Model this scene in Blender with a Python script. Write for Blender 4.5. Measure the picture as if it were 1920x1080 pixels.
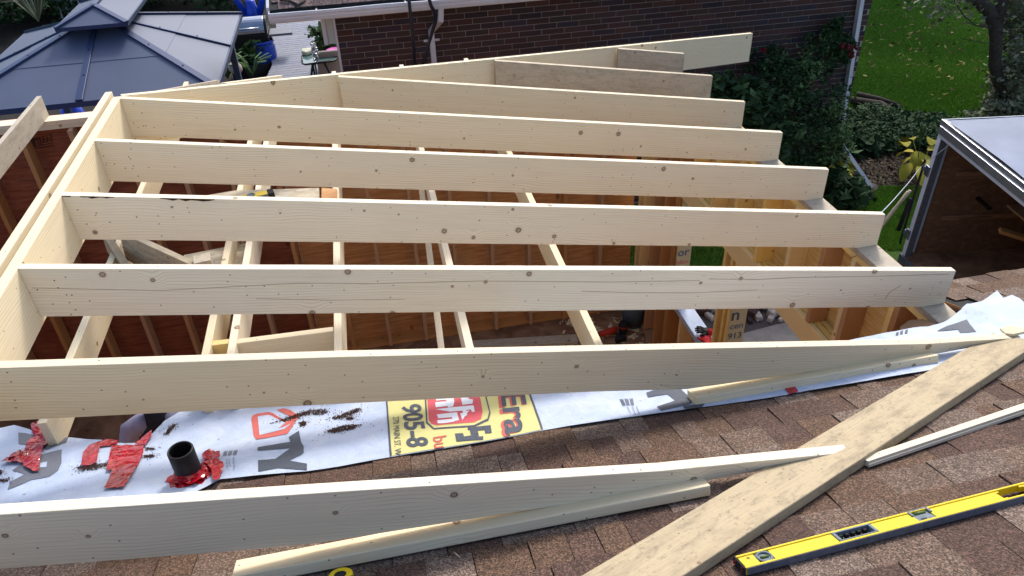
import bpy, bmesh, math, random
import numpy as np
from mathutils import Vector, Matrix, noise
random.seed(7); rng = np.random.default_rng(11)
scn = bpy.context.scene
for o in list(bpy.data.objects): bpy.data.objects.remove(o)
R = math.radians

# ------------------------------------------------------------------ camera
CAMZ = 5.6                     # eye height above the yard
FPX = 1426.6                   # focal length in pixels of the 1920 wide photograph
def cam_axes(yaw, pitch, roll):
    cy, sy, cp, sp = math.cos(yaw), math.sin(yaw), math.cos(pitch), math.sin(pitch)
    f = Vector((sy*cp, cy*cp, -sp)); r = Vector((cy, -sy, 0)); u = r.cross(f)
    cr, sr = math.cos(roll), math.sin(roll)
    return cr*r + sr*u, -sr*r + cr*u, f
CR, CU, CF = cam_axes(R(10.4129), R(34.9223), R(-2.2586))
CAM = Vector((0, 0, CAMZ))
cd = bpy.data.cameras.new('camera'); cam = bpy.data.objects.new('camera', cd)
scn.collection.objects.link(cam); scn.camera = cam
cd.sensor_width = 36; cd.lens = 36*FPX/1920; cd.clip_start = 0.05; cd.clip_end = 400
cam.matrix_world = Matrix(((CR.x, CU.x, -CF.x, 0), (CR.y, CU.y, -CF.y, 0), (CR.z, CU.z, -CF.z, CAMZ), (0, 0, 0, 1)))

# ------------------------------------------------------------------ light
SUN_EL, SUN_AZ = R(43), R(24)          # azimuth from +Y towards +X
w = bpy.data.worlds.new('World'); scn.world = w; w.use_nodes = True
nt = w.node_tree; nt.nodes.clear()
sky = nt.nodes.new('ShaderNodeTexSky'); sky.sky_type = 'NISHITA'; sky.sun_disc = False
sky.sun_elevation = SUN_EL; sky.sun_rotation = SUN_AZ; sky.air_density = 1.0; sky.dust_density = 3.0; sky.ozone_density = 1.0
bgn = nt.nodes.new('ShaderNodeBackground'); bgn.inputs[1].default_value = 0.15
wo = nt.nodes.new('ShaderNodeOutputWorld')
nt.links.new(sky.outputs[0], bgn.inputs[0]); nt.links.new(bgn.outputs[0], wo.inputs[0])
sd = bpy.data.lights.new('sun', 'SUN'); sd.energy = 1.5; sd.angle = R(10); sd.color = (1, .965, .91)
sun = bpy.data.objects.new('sun', sd); scn.collection.objects.link(sun)
S = Vector((math.sin(SUN_AZ)*math.cos(SUN_EL), math.cos(SUN_AZ)*math.cos(SUN_EL), math.sin(SUN_EL)))
sun.rotation_euler = S.to_track_quat('Z', 'Y').to_euler(); sun.location = S*30
scn.view_settings.view_transform = 'Standard'; scn.view_settings.look = 'None'
scn.view_settings.exposure = 0.86; scn.view_settings.gamma = 1; scn.view_settings.use_curve_mapping = False
scn.render.engine = 'CYCLES'

# ------------------------------------------------------------------ pixel of the photograph -> point on a real plane
def ray(px, py): return CF + CR*((px-960)/FPX) - CU*((py-540)/FPX)
def atZ(px, py, z): r = ray(px, py); return CAM + r*((z-CAMZ)/r.z)
def atY(px, py, y): r = ray(px, py); return CAM + r*(y/r.y)
def atX(px, py, x): r = ray(px, py); return CAM + r*(x/r.x)
def atP(px, py, p, n): r = ray(px, py); return CAM + r*((p-CAM).dot(n)/r.dot(n))
def proj(p):
    q = Vector(p)-CAM; d = q.dot(CF); return 960+FPX*q.dot(CR)/d, 540-FPX*q.dot(CU)/d, d

# ------------------------------------------------------------------ object helpers
W = {}
def put(o, M=None, parent=None):
    M = M or Matrix.Identity(4)
    scn.collection.objects.link(o)
    if parent is not None:
        o.parent = parent; o.matrix_basis = W[parent.name].inverted() @ M
    else: o.matrix_basis = M
    W[o.name] = M.copy(); return o
def tag(o, label=None, cat=None, group=None, kind=None):
    if label: o['label'] = label
    if cat: o['category'] = cat
    if group: o['group'] = group
    if kind: o['kind'] = kind
    return o
def empty(name, loc, label, cat, group=None):
    o = bpy.data.objects.new(name, None); o.empty_display_size = .1
    put(o, Matrix.Translation(Vector(loc))); return tag(o, label, cat, group)
def mk(name, vs, fs, mat, parent=None, M=None, bevel=0, smooth=False, local=False):
    """mesh with world-space verts; origin moved to the parent's (or its own) base unless local"""
    me = bpy.data.meshes.new(name)
    if not local:
        vs = [Vector(v) for v in vs]
        if M is None:
            c = Vector((sum(v.x for v in vs)/len(vs), sum(v.y for v in vs)/len(vs), min(v.z for v in vs)))
            M = Matrix.Translation(c)
        Mi = M.inverted(); vs = [Mi @ v for v in vs]
    me.from_pydata([tuple(v) for v in vs], [], fs)
    if mat is not None: me.materials.append(mat)
    if smooth: me.shade_smooth()
    me.update()
    o = bpy.data.objects.new(name, me); put(o, M, parent)
    if bevel:
        b = o.modifiers.new('bevel', 'BEVEL'); b.width = bevel; b.segments = 2; b.limit_method = 'ANGLE'; b.angle_limit = R(40)
    return o
BOXF = [(0,3,2,1),(4,5,6,7),(0,1,5,4),(1,2,6,5),(2,3,7,6),(3,0,4,7)]
def boxv(x0,x1,y0,y1,z0,z1): return [(x0,y0,z0),(x1,y0,z0),(x1,y1,z0),(x0,y1,z0),(x0,y0,z1),(x1,y0,z1),(x1,y1,z1),(x0,y1,z1)]
def box(name, x0,x1,y0,y1,z0,z1, mat, parent=None, bevel=0): return mk(name, boxv(x0,x1,y0,y1,z0,z1), BOXF, mat, parent, bevel=bevel)
def frame(o, x, z):
    x = Vector(x).normalized(); y = Vector(z).cross(x).normalized(); zz = x.cross(y)
    return Matrix(((x.x,y.x,zz.x,o[0]),(x.y,y.y,zz.y,o[1]),(x.z,y.z,zz.z,o[2]),(0,0,0,1)))
def board(name, p0, p1, depth, thick, mat, parent=None, up=(0,0,1), bevel=.0025, x0=0, ofs=0):
    """plank whose TOP centre line runs p0->p1; local x along the grain, z up, y across"""
    p0, p1 = Vector(p0), Vector(p1); L = (p1-p0).length; M = frame(p0, p1-p0, up)
    v = boxv(x0, L, -thick/2+ofs, thick/2+ofs, -depth, 0)
    return mk(name, v, BOXF, mat, parent, M, bevel, local=True)
def prism(name, pts, ext, mat, parent=None, xdir=None, zdir=(0,0,1), bevel=.0025, smooth=False):
    """polygon pts (3D, planar) pushed by vector ext"""
    pts = [Vector(p) for p in pts]; ext = Vector(ext); n = len(pts)
    v = pts + [p+ext for p in pts]
    nrm = Vector((0,0,0))
    for i in range(n): nrm += pts[i].cross(pts[(i+1)%n])
    f = [tuple(range(n)), tuple(range(2*n-1, n-1, -1))] + [(i, n+i, n+(i+1)%n, (i+1)%n) for i in range(n)]
    if nrm.dot(ext) > 0: f = [tuple(reversed(a)) for a in f]
    M = frame(pts[0], xdir, zdir) if xdir is not None else None
    return mk(name, v, f, mat, parent, M, bevel, smooth)
def sweep(name, pts, r, mat, parent=None, n=10, caps=True, flat=None):
    """tube through pts; r a number or list; flat=(w,h) gives a rectangular section"""
    pts = [Vector(p) for p in pts]; k = len(pts); rs = r if hasattr(r, '__len__') else [r]*k
    vs, fs = [], []; ref = None
    if flat: n = 4
    for i, p in enumerate(pts):
        t = (pts[min(i+1,k-1)]-pts[max(i-1,0)]).normalized()
        if ref is None: ref = Vector((0,0,1)) if abs(t.z) < .9 else Vector((1,0,0))
        a = t.cross(ref).normalized(); b = t.cross(a).normalized(); ref = -b if b.dot(ref) < 0 else b
        a = t.cross(ref).normalized(); b = a.cross(t)
        for j in range(n):
            if flat:
                sx, sy = ((-1,-1),(1,-1),(1,1),(-1,1))[j]; vs.append(p + a*sx*flat[0]/2 + b*sy*flat[1]/2)
            else:
                q = 2*math.pi*j/n; vs.append(p + (a*math.cos(q)+b*math.sin(q))*rs[i])
    for i in range(k-1):
        for j in range(n): fs.append((i*n+j, i*n+(j+1)%n, (i+1)*n+(j+1)%n, (i+1)*n+j))
    if caps: fs += [tuple(range(n))[::-1], tuple(range((k-1)*n, k*n))]
    return mk(name, vs, fs, mat, parent, smooth=not flat)
def lathe(name, prof, c, mat, parent=None, n=24, axis=(0,0,1)):
    c = Vector(c); M = Matrix.Translation(c) @ Vector(axis).to_track_quat('Z','Y').to_matrix().to_4x4()
    vs, fs = [], []
    for r, z in prof:
        for j in range(n): q = 2*math.pi*j/n; vs.append((r*math.cos(q), r*math.sin(q), z))
    for i in range(len(prof)-1):
        for j in range(n): fs.append((i*n+j, i*n+(j+1)%n, (i+1)*n+(j+1)%n, (i+1)*n+j))
    o = mk(name, vs, fs, mat, parent, M, smooth=True, local=True); return o
def merge(parts):
    vs, fs = [], []
    for v, f in parts:
        b = len(vs); vs += list(v); fs += [tuple(i+b for i in q) for q in f]
    return vs, fs
def ext_box(p0, p1, wd, th):
    """loose box between two points (for merged small pieces)"""
    p0, p1 = Vector(p0), Vector(p1); t = (p1-p0).normalized(); a = t.cross(Vector((0,0,1)))
    a = a.normalized() if a.length > .01 else Vector((1,0,0)); b = a.cross(t)
    v = [p+a*sx*wd/2+b*sy*th/2 for p in (p0,p1) for sx, sy in ((-1,-1),(1,-1),(1,1),(-1,1))]
    return v, [(0,1,2,3),(7,6,5,4),(0,4,5,1),(1,5,6,2),(2,6,7,3),(3,7,4,0)]

# ------------------------------------------------------------------ materials
def lin(*c): return tuple(((x/255+.055)/1.055)**2.4 if x/255 > .04045 else x/255/12.92 for x in c)+(1,)
class NT:
    def __init__(s, name):
        s.m = bpy.data.materials.new(name); s.m.use_nodes = True; s.t = s.m.node_tree
        s.b = s.t.nodes['Principled BSDF']; s.b.inputs['Specular IOR Level'].default_value = .3
    def n(s, typ, **kw):
        o = s.t.nodes.new('ShaderNode'+typ)
        for k, v in kw.items(): setattr(o, k, v)
        return o
    def l(s, a, b): s.t.links.new(a, b)
    def val(s, sock, v):
        if hasattr(v, 'bl_idname') or hasattr(v, 'is_linked'): s.l(v, sock)
        else: sock.default_value = v
    def math(s, op, a, b=0, c=0):
        o = s.n('Math', operation=op); s.val(o.inputs[0], a); s.val(o.inputs[1], b); s.val(o.inputs[2], c); return o.outputs[0]
    def mix(s, f, a, b, mode='MIX'):
        o = s.n('Mix', data_type='RGBA', blend_type=mode); s.val(o.inputs[0], f); s.val(o.inputs[6], a); s.val(o.inputs[7], b); return o.outputs[2]
    def ramp(s, f, stops):
        o = s.n('ValToRGB'); e = o.color_ramp.elements
        while len(e) > 1: e.remove(e[-1])
        e[0].position = stops[0][0]; e[0].color = stops[0][1] if hasattr(stops[0][1], '__len__') else (stops[0][1],)*3+(1,)
        for p, c in stops[1:]:
            q = e.new(p); q.color = c if hasattr(c, '__len__') else (c,)*3+(1,)
        s.l(f, o.inputs[0]); return o.outputs[0]
    def coord(s, scale=(1,1,1), rnd=0.0, kind='Object'):
        tc = s.n('TexCoord'); v = tc.outputs[kind]
        if rnd:
            oi = s.n('ObjectInfo'); c = s.n('CombineXYZ')
            s.l(s.math('MULTIPLY', oi.outputs['Random'], rnd), c.inputs[0]); s.l(s.math('MULTIPLY', oi.outputs['Random'], rnd*.37), c.inputs[2])
            s.l(s.math('MULTIPLY', oi.outputs['Random'], rnd*.61), c.inputs[1])
            a = s.n('VectorMath', operation='ADD'); s.l(v, a.inputs[0]); s.l(c.outputs[0], a.inputs[1]); v = a.outputs[0]
        m = s.n('VectorMath', operation='MULTIPLY'); s.l(v, m.inputs[0]); m.inputs[1].default_value = scale; return m.outputs[0]
    def noise(s, v, scale=5, detail=3, rough=.5, dist=0):
        o = s.n('TexNoise'); s.l(v, o.inputs['Vector']); o.inputs['Scale'].default_value = scale
        o.inputs['Detail'].default_value = detail; o.inputs['Roughness'].default_value = rough; o.inputs['Distortion'].default_value = dist; return o.outputs[0]
    def bump(s, h, strength=.3, dist=.002):
        o = s.n('Bump'); o.inputs['Strength'].default_value = strength; o.inputs['Distance'].default_value = dist
        s.l(h, o.inputs['Height']); s.l(o.outputs[0], s.b.inputs['Normal'])
    def out(s, col=None, rough=None, metal=None):
        if col is not None: s.val(s.b.inputs['Base Color'], col)
        if rough is not None: s.val(s.b.inputs['Roughness'], rough)
        if metal is not None: s.b.inputs['Metallic'].default_value = metal
        return s.m
def wood(name, base, streak, knot=lin(112,78,52), dirt=0.0, dirtcol=lin(70,62,52), kn=.62, tint=.06, kscale=5.5, gs=.5):
    a = NT(name); v = a.coord((1,1,1), 37.0)
    sx = a.n('SeparateXYZ'); a.l(v, sx.inputs[0]); X, Y, Z = sx.outputs
    YZ = a.math('ADD', Z, a.math('MULTIPLY', Y, 1.0))
    # knots: 2D cells across the face
    c2 = a.n('CombineXYZ'); a.l(X, c2.inputs[0]); a.l(YZ, c2.inputs[1])
    vo = a.n('TexVoronoi', voronoi_dimensions='2D'); a.l(c2.outputs[0], vo.inputs['Vector']); vo.inputs['Scale'].default_value = kscale
    sc = a.n('SeparateColor'); a.l(vo.outputs['Color'], sc.inputs[0])
    gate = a.math('GREATER_THAN', sc.outputs[0], kn)
    dist = a.math('DIVIDE', vo.outputs['Distance'], a.math('ADD', a.math('MULTIPLY', a.math('POWER', sc.outputs[1], 2.0), .8), .2))
    wob = a.noise(v, 60, 2); dist = a.math('ADD', dist, a.math('MULTIPLY', a.math('SUBTRACT', wob, .5), .03))
    kmask = a.math('MULTIPLY', a.ramp(dist, [(0,.75),(.045,.55),(.062,1.0),(.075,.9),(.092,.12),(.16,0)]), gate)
    # grain that bends round the knots
    bend = a.math('MULTIPLY', a.ramp(dist, [(0,1.0),(.5,0)]), a.math('MULTIPLY', gate, .035))
    wv = a.noise(a.coord((.9,2.5,2.5), 37.0), 1.6, 2)
    gc = a.n('CombineXYZ'); a.l(a.math('MULTIPLY', X, .55), gc.inputs[0])
    a.l(a.math('ADD', a.math('MULTIPLY', a.math('ADD', YZ, bend), 1.0), a.math('MULTIPLY', wv, .09)), gc.inputs[1])
    rings = a.n('TexWave', wave_type='BANDS', bands_direction='Y', wave_profile='SAW'); a.l(gc.outputs[0], rings.inputs['Vector'])
    rings.inputs['Scale'].default_value = 22; rings.inputs['Distortion'].default_value = 1.4; rings.inputs['Detail'].default_value = 2; rings.inputs['Detail Scale'].default_value = .7
    fine = a.noise(a.coord((1.2,90,90), 37.0), 2.0, 3, .6)
    blot = a.noise(a.coord((1.3,5,5), 37.0), 1.5, 3, .6)
    f1 = a.math('MULTIPLY', a.ramp(rings.outputs[1], [(0,0),(.7,.15),(.93,1),(1,0)]), a.ramp(blot, [(.35,.0),(.62,gs)]))
    f2 = a.math('MULTIPLY', a.ramp(fine, [(.45,0),(.72,1)]), .35)
    col = a.mix(a.math('MAXIMUM', f1, f2), base, streak)
    col = a.mix(a.math('MULTIPLY', a.ramp(blot, [(.3,1),(.55,0)]), .22), col, streak)
    oi = a.n('ObjectInfo'); hs = a.n('HueSaturation'); a.l(col, hs.inputs['Color'])
    a.l(a.math('ADD', a.math('MULTIPLY', oi.outputs['Random'], tint*2), 1-tint), hs.inputs['Value'])
    a.l(a.math('ADD', a.math('MULTIPLY', a.math('FRACT', a.math('MULTIPLY', oi.outputs['Random'], 7.3)), .3), .85), hs.inputs['Saturation'])
    col = a.mix(kmask, hs.outputs[0], knot)
    # nail holes, pencil ticks
    vs = a.n('TexVoronoi', voronoi_dimensions='2D'); a.l(c2.outputs[0], vs.inputs['Vector']); vs.inputs['Scale'].default_value = 15
    s2 = a.n('SeparateColor'); a.l(vs.outputs['Color'], s2.inputs[0])
    tick = a.math('MULTIPLY', a.ramp(vs.outputs['Distance'], [(0,.85),(.035,.7),(.06,0)]), a.math('GREATER_THAN', s2.outputs[0], .78))
    col = a.mix(tick, col, lin(62,48,38))
    if dirt:
        d = a.noise(a.coord((2.2,6,6), 37.0), 3, 6, .7); col = a.mix(a.math('MULTIPLY', a.ramp(d, [(.46,0),(.7,1)]), dirt), col, dirtcol)
        d = a.noise(a.coord((14,22,22), 37.0), 3, 6, .75); col = a.mix(a.math('MULTIPLY', a.ramp(d, [(.55,0),(.62,1)]), dirt*.8), col, dirtcol)
    a.bump(a.math('ADD', fine, a.math('MULTIPLY', kmask, -.3)), .35, .0012)
    return a.out(col, .62)
M = {}
M['pale'] = wood('spruce_lumber', lin(231,218,189), lin(196,170,130), tint=.10, gs=.85, kn=.58, kscale=5)
M['dirtywood'] = wood('weathered_lumber', lin(194,181,158), lin(158,138,114), dirt=.32, kn=.5)
M['valley'] = wood('scuffed_lumber', lin(176,162,136), lin(144,126,100), dirt=.5, dirtcol=lin(84,76,62), kn=.7)
M['yellow'] = wood('yellow_lumber', lin(232,205,140), lin(206,164,90), kn=.6, gs=.7)
M['orange'] = wood('orange_lumber', lin(184,142,102), lin(146,102,68), kn=.7, gs=.8)
M['bat'] = wood('batten_wood', lin(214,200,172), lin(176,156,124), kn=.85)

def ply(name, base, streak, panel=None):
    a = NT(name); v = a.coord((1,1,1), 11.0)
    n1 = a.noise(a.coord((1.2,1.2,14), 11.0), 2.2, 4, .6, 1.2); n2 = a.noise(v, 3, 4, .6)
    col = a.mix(a.ramp(n1, [(.38,0),(.62,1)]), base, streak)
    col = a.mix(a.math('MULTIPLY', a.ramp(n2, [(.3,1),(.6,0)]), .35), col, tuple(c*.55 for c in streak[:3])+(1,))
    c3 = a.coord((1,1,.6), 11.0)
    vo = a.n('TexVoronoi'); a.l(c3, vo.inputs['Vector']); vo.inputs['Scale'].default_value = 5
    sc = a.n('SeparateColor'); a.l(vo.outputs['Color'], sc.inputs[0])
    k = a.math('MULTIPLY', a.ramp(vo.outputs['Distance'], [(.0,.8),(.1,.7),(.14,0)]), a.math('GREATER_THAN', sc.outputs[0], .5))
    col = a.mix(k, col, tuple(c*.4 for c in streak[:3])+(1,))
    return a.out(col, .7)
M['ply_red'] = ply('red_fir_sheathing', lin(154,94,68), lin(124,68,48))
M['ply_tan'] = ply('tan_fir_sheathing', lin(208,160,110), lin(178,124,78))
M['ply_yellow'] = ply('yellow_sheathing', lin(226,196,132), lin(204,166,98))
M['ply_floor'] = ply('plywood_floor', lin(150,116,88), lin(112,82,60))
def osb(name, c1, c2, c3):
    a = NT(name); v = a.coord((1,1,1), 9.0)
    vo = a.n('TexVoronoi'); vo.inputs['Scale'].default_value = 1
    rot = a.noise(v, 20, 2); m = a.n('VectorMath', operation='MULTIPLY'); a.l(v, m.inputs[0]); m.inputs[1].default_value = (16,40,30)
    ad = a.n('VectorMath', operation='ADD'); a.l(m.outputs[0], ad.inputs[0]); a.l(rot, ad.inputs[1]); a.l(ad.outputs[0], vo.inputs['Vector'])
    sc = a.n('SeparateColor'); a.l(vo.outputs['Color'], sc.inputs[0])
    col = a.ramp(sc.outputs[0], [(0,c1),(.5,c2),(1,c3)]); return a.out(col, .75)
M['osb'] = osb('strand_board', lin(116,84,62), lin(104,75,55), lin(126,94,70))
M['osb_pale'] = osb('pale_strand_board', lin(196,184,160), lin(178,164,138), lin(208,198,178))  # paler strand tones, for the offcuts on the joists

def plain(name, col, rough=.6, metal=0, var=.12, vs=6, spec=None, bump=0, bs=200):
    a = NT(name); v = a.coord((1,1,1), 5.0); n = a.noise(v, vs, 4, .6)
    dk = tuple(c*(1-var*2) for c in col[:3])+(1,)
    c = a.mix(a.ramp(n, [(.3,0),(.7,1)]), dk, col)
    if spec is not None: a.b.inputs['Specular IOR Level'].default_value = spec
    if bump: a.bump(a.noise(v, bs, 2), bump, .002)
    return a.out(c, rough, metal)
def shingle(name, cols, gran=230, low=.5):
    a = NT(name); v = a.coord((1,1,1), 23.0); oi = a.n('ObjectInfo')
    vo = a.n('TexVoronoi'); a.l(v, vo.inputs['Vector']); vo.inputs['Scale'].default_value = gran
    sc = a.n('SeparateColor'); a.l(vo.outputs['Color'], sc.inputs[0])
    g = a.ramp(sc.outputs[0], [(0,low*.7),(.3,low*1.35),(.6,1.0),(.85,1.5),(1,2.1)])
    base = a.ramp(oi.outputs['Random'], [(i/len(cols), c) for i, c in enumerate(cols)]); 
    # constant steps per tab
    for nd in a.t.nodes:
        if nd.type == 'VALTORGB' and len(nd.color_ramp.elements) == len(cols) and nd.outputs[0] == base: nd.color_ramp.interpolation = 'CONSTANT'
    big = a.noise(v, 9, 4, .7); col = a.mix(1.0, base, g, 'MULTIPLY')
    col = a.mix(a.math('MULTIPLY', a.ramp(big, [(.35,1),(.65,0)]), .3), col, tuple(x*.55 for x in cols[1][:3])+(1,))
    a.bump(vo.outputs['Distance'], .6, .003); return a.out(col, .85)
M['shingle'] = shingle('granule_shingle', [lin(108,89,76), lin(90,69,58), lin(119,102,90), lin(98,76,60), lin(112,96,84), lin(84,64,55)])
M['shingle_far'] = shingle('purple_brown_shingle', [lin(104,86,84), lin(88,72,72), lin(116,98,96), lin(98,80,80)], 60)
a = NT('house_wrap'); v = a.coord(); n1 = a.noise(v, 900, 1); n2 = a.noise(v, 7, 5, .65, .5); d1 = a.noise(v, 26, 6, .75)
col = a.mix(a.ramp(n2, [(.35,0),(.7,1)]), lin(168,182,206), lin(190,200,216))
col = a.mix(a.math('MULTIPLY', a.ramp(d1, [(.63,0),(.70,1)]), .8), col, lin(74,56,46)); a.bump(a.math('ADD', a.math('MULTIPLY', n1, .06), a.noise(a.coord((1,.6,1)), 11, 4, .55, 1.6)), .55, .012)
M['wrap'] = a.out(col, .55)
def printed(name, col, rough=.55):
    a = NT(name); v = a.coord(); n1 = a.noise(v, 300, 2, .7); d1 = a.noise(v, 26, 6, .75)
    c = a.mix(a.math('MULTIPLY', a.ramp(n1, [(.4,1),(.6,0)]), .18), col, lin(170,182,204))
    return a.out(a.mix(a.math('MULTIPLY', a.ramp(d1, [(.65,0),(.7,1)]), .7), c, lin(74,56,46)), rough)
M['ink_black'] = printed('black_ink', lin(52,58,68)); M['ink_red'] = printed('red_ink', lin(196,82,64)); M['ink_yellow'] = printed('yellow_ink', lin(206,198,122))
M['ink_rose'] = printed('rose_ink', lin(206,70,76)); M['ink_white'] = printed('white_ink', lin(224,228,232)); M['ink_grey'] = printed('grey_ink', lin(92,92,98))
M['ink_blue'] = printed('blue_ink', lin(70,78,110)); M['ink_tan'] = printed('tan_wrap', lin(186,168,122))
a = NT('red_tape'); v = a.coord(); a.b.inputs['Specular IOR Level'].default_value = .5
n = a.noise(v, 38, 3, .6, 1.5); c = a.mix(a.ramp(n, [(.4,0),(.6,1)]), lin(140,8,22), lin(184,20,42)); lt = a.noise(v, 90, 2, .6, 2)
c = a.mix(a.math('MULTIPLY', a.ramp(lt, [(.60,0),(.64,1)]), .55), c, lin(40,14,16)); a.bump(a.noise(a.coord((1,.35,1)), 30, 2, .5, 1.2), .6, .008); M['tape'] = a.out(c, .16)
M['debris'] = plain('brown_granules', lin(92,66,54), .95, bump=1, bs=300)
M['abs'] = plain('black_plastic', lin(30,30,32), .45, var=.2)
M['rubber'] = plain('dark_rubber', lin(36,36,38), .8)
a = NT('yellow_enamel'); v = a.coord((1,1,1), 5.0); n = a.noise(a.coord((60,9,9), 5.0), 1.5, 5, .8); n2 = a.noise(v, 26, 5, .8)
c = a.mix(a.math('MULTIPLY', a.ramp(n, [(.60,0),(.66,1)]), .55), lin(222,192,24), lin(120,112,70)); c = a.mix(a.math('MULTIPLY', a.ramp(n2, [(.56,0),(.68,1)]), .35), c, lin(110,100,60)); M['lvl_yellow'] = a.out(c, .42)
M['lvl_grey'] = plain('scuffed_grey_metal', lin(112,116,126), .5, .3, var=.2, vs=40)
M['vial'] = plain('green_vial_fluid', lin(96,120,58), .15)
M['grey_plastic'] = plain('grey_plastic', lin(108,120,128), .5)
M['gaz'] = plain('blue_grey_steel', lin(80,90,112), .5, .15, var=.04, vs=2)
M['gaz_rib'] = plain('dark_blue_steel', lin(52,66,100), .4, .25, var=.05)
M['alu'] = plain('sheet_aluminium', lin(118,128,150), .42, .7, var=.1, vs=3)
M['alu_trim'] = plain('bright_trim', lin(214,218,222), .28, .8, var=.1, vs=12)
M['white_metal'] = plain('white_painted_metal', lin(196,200,208), .45, var=.06, vs=5)
M['gutter_in'] = plain('gutter_interior', lin(142,160,182), .5, .2, var=.12, vs=5)
M['siding'] = plain('pale_green_siding', lin(176,186,182), .6, var=.05)
M['black_pipe'] = plain('dark_conduit', lin(32,34,46), .4, var=.1)
def brickmat():
    a = NT('dark_brown_brick'); oi = a.n('ObjectInfo'); v = a.coord((1,1,1), 31.0)
    at = a.n('Attribute', attribute_name='shade'); r = a.math('FRACT', a.math('ADD', oi.outputs['Random'], at.outputs['Fac']))
    c = a.ramp(r, [(0,lin(58,46,46)),(.2,lin(74,50,46)),(.4,lin(66,56,50)),(.55,lin(48,42,50)),(.7,lin(84,58,54)),(.85,lin(70,54,58)),(1,lin(52,50,62))])
    n = a.noise(v, 60, 4, .7); c = a.mix(a.math('MULTIPLY', n, .3), c, lin(40,32,32)); a.bump(n, .4, .003); return a.out(c, .85)
M['brick'] = brickmat(); M['mortar'] = plain('brick_mortar', lin(158,146,144), .9, bump=.5)
def leaf(name, c1, c2, c3, rough=.8):
    a = NT(name); a.b.inputs['Specular IOR Level'].default_value = .12; at = a.n('Attribute', attribute_name='shade'); c = a.ramp(at.outputs['Fac'], [(0,c1),(.5,c2),(1,c3)])
    a.b.inputs['Subsurface Weight'].default_value = 0; return a.out(c, rough)
M['leaf_dark'] = leaf('dark_leaf', lin(30,50,32), lin(44,68,42), lin(70,96,60)); M['leaf_mid'] = leaf('mid_leaf', lin(48,70,42), lin(72,98,56), lin(104,128,80))
M['leaf_grey'] = leaf('grey_leaf', lin(78,84,66), lin(110,116,92), lin(150,152,128)); M['grass'] = leaf('grass_blade', lin(74,112,34), lin(98,140,44), lin(134,168,64), .85)
M['leaf_gold'] = leaf('golden_leaf', lin(128,128,44), lin(164,156,60), lin(190,178,84)); M['litter'] = leaf('leaf_litter', lin(70,52,38), lin(110,96,54), lin(170,158,100))
M['bark'] = plain('tree_bark', lin(72,64,58), .9, var=.3, vs=24, bump=1, bs=60)
M['rose'] = plain('red_petal', lin(104,14,24), .6); M['soil'] = plain('garden_soil', lin(46,40,35), .95, var=.35, vs=12, bump=1, bs=60)
a = NT('lawn_soil'); v = a.coord(); n = a.noise(v, 3, 5, .7); n2 = a.noise(v, 60, 3, .8)
c = a.mix(a.ramp(n, [(.35,0),(.65,1)]), lin(66,100,30), lin(88,128,40)); c = a.mix(a.math('MULTIPLY', a.ramp(n2, [(.35,1),(.6,0)]), .6), c, lin(34,60,18)); a.bump(n2, 1, .03); M['lawn'] = a.out(c, .9)
M['gravel'] = plain('dark_gravel', lin(92,86,84), .95, var=.35, vs=60, bump=1, bs=90); M['concrete'] = plain('concrete', lin(142,138,134), .9, var=.12, vs=10, bump=.5)
M['deckwood'] = wood('grey_deck_wood', lin(138,142,156), lin(96,100,114), kn=.95, dirt=.5)
M['steel'] = plain('brushed_steel', lin(150,160,176), .3, .8); M['darkmetal'] = plain('black_metal', lin(24,24,28), .4)
M['blue'] = plain('blue_plastic', lin(28,70,190), .35); M['redpl'] = plain('red_plastic', lin(190,36,50), .4); M['propane'] = plain('propane_paint', lin(128,146,164), .4)
a = NT('table_glass'); a.b.inputs['Transmission Weight'].default_value = .55; M['glass'] = a.out(lin(120,150,146), .1)
M['cream'] = plain('cream_cloth', lin(202,200,176), .85); M['pink'] = plain('pink_plastic', lin(190,40,150), .4); M['tan'] = plain('tan_cushion', lin(168,156,146), .8)
M['denim'] = plain('lilac_grey_sleeve', lin(146,146,170), .85, var=.12, vs=14, bump=.6, bs=60); M['navy'] = plain('dark_vest', lin(34,38,50), .8); M['skin'] = plain('skin', lin(196,150,124), .55)
M['hair'] = plain('brown_hair', lin(58,42,32), .7); M['jeans'] = plain('work_trousers', lin(56,60,72), .85); M['glove_red'] = plain('red_knit', lin(170,28,36), .85); M['glove_black'] = plain('black_latex', lin(26,24,26), .5)
M['bucket'] = plain('blue_grey_plastic', lin(74,88,104), .5); M['ochre'] = plain('stone', lin(190,180,172), .9, var=.25, vs=20, bump=1, bs=40); M['tool_red'] = plain('orange_red_tool', lin(178,50,34), .5)
M['card'] = plain('cardboard', lin(168,132,98), .85); M['crack'] = plain('grain_line', lin(188,166,138), .7); M['litter_brown'] = leaf('brown_litter', lin(52,44,38), lin(76,64,52), lin(110,98,78)); M['post_white'] = plain('white_door_post', lin(226,230,238), .4, var=.03)
M['wane'] = plain('bark_edge', lin(74,54,40), .95, var=.35, vs=50, bump=1, bs=120); M['sliver'] = plain('split_wood', lin(222,206,168), .7)
M['bagwhite'] = plain('grey_tarp', lin(150,156,164), .6); M['gold_plank'] = plain('cream_wall', lin(176,174,166), .8)

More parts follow.
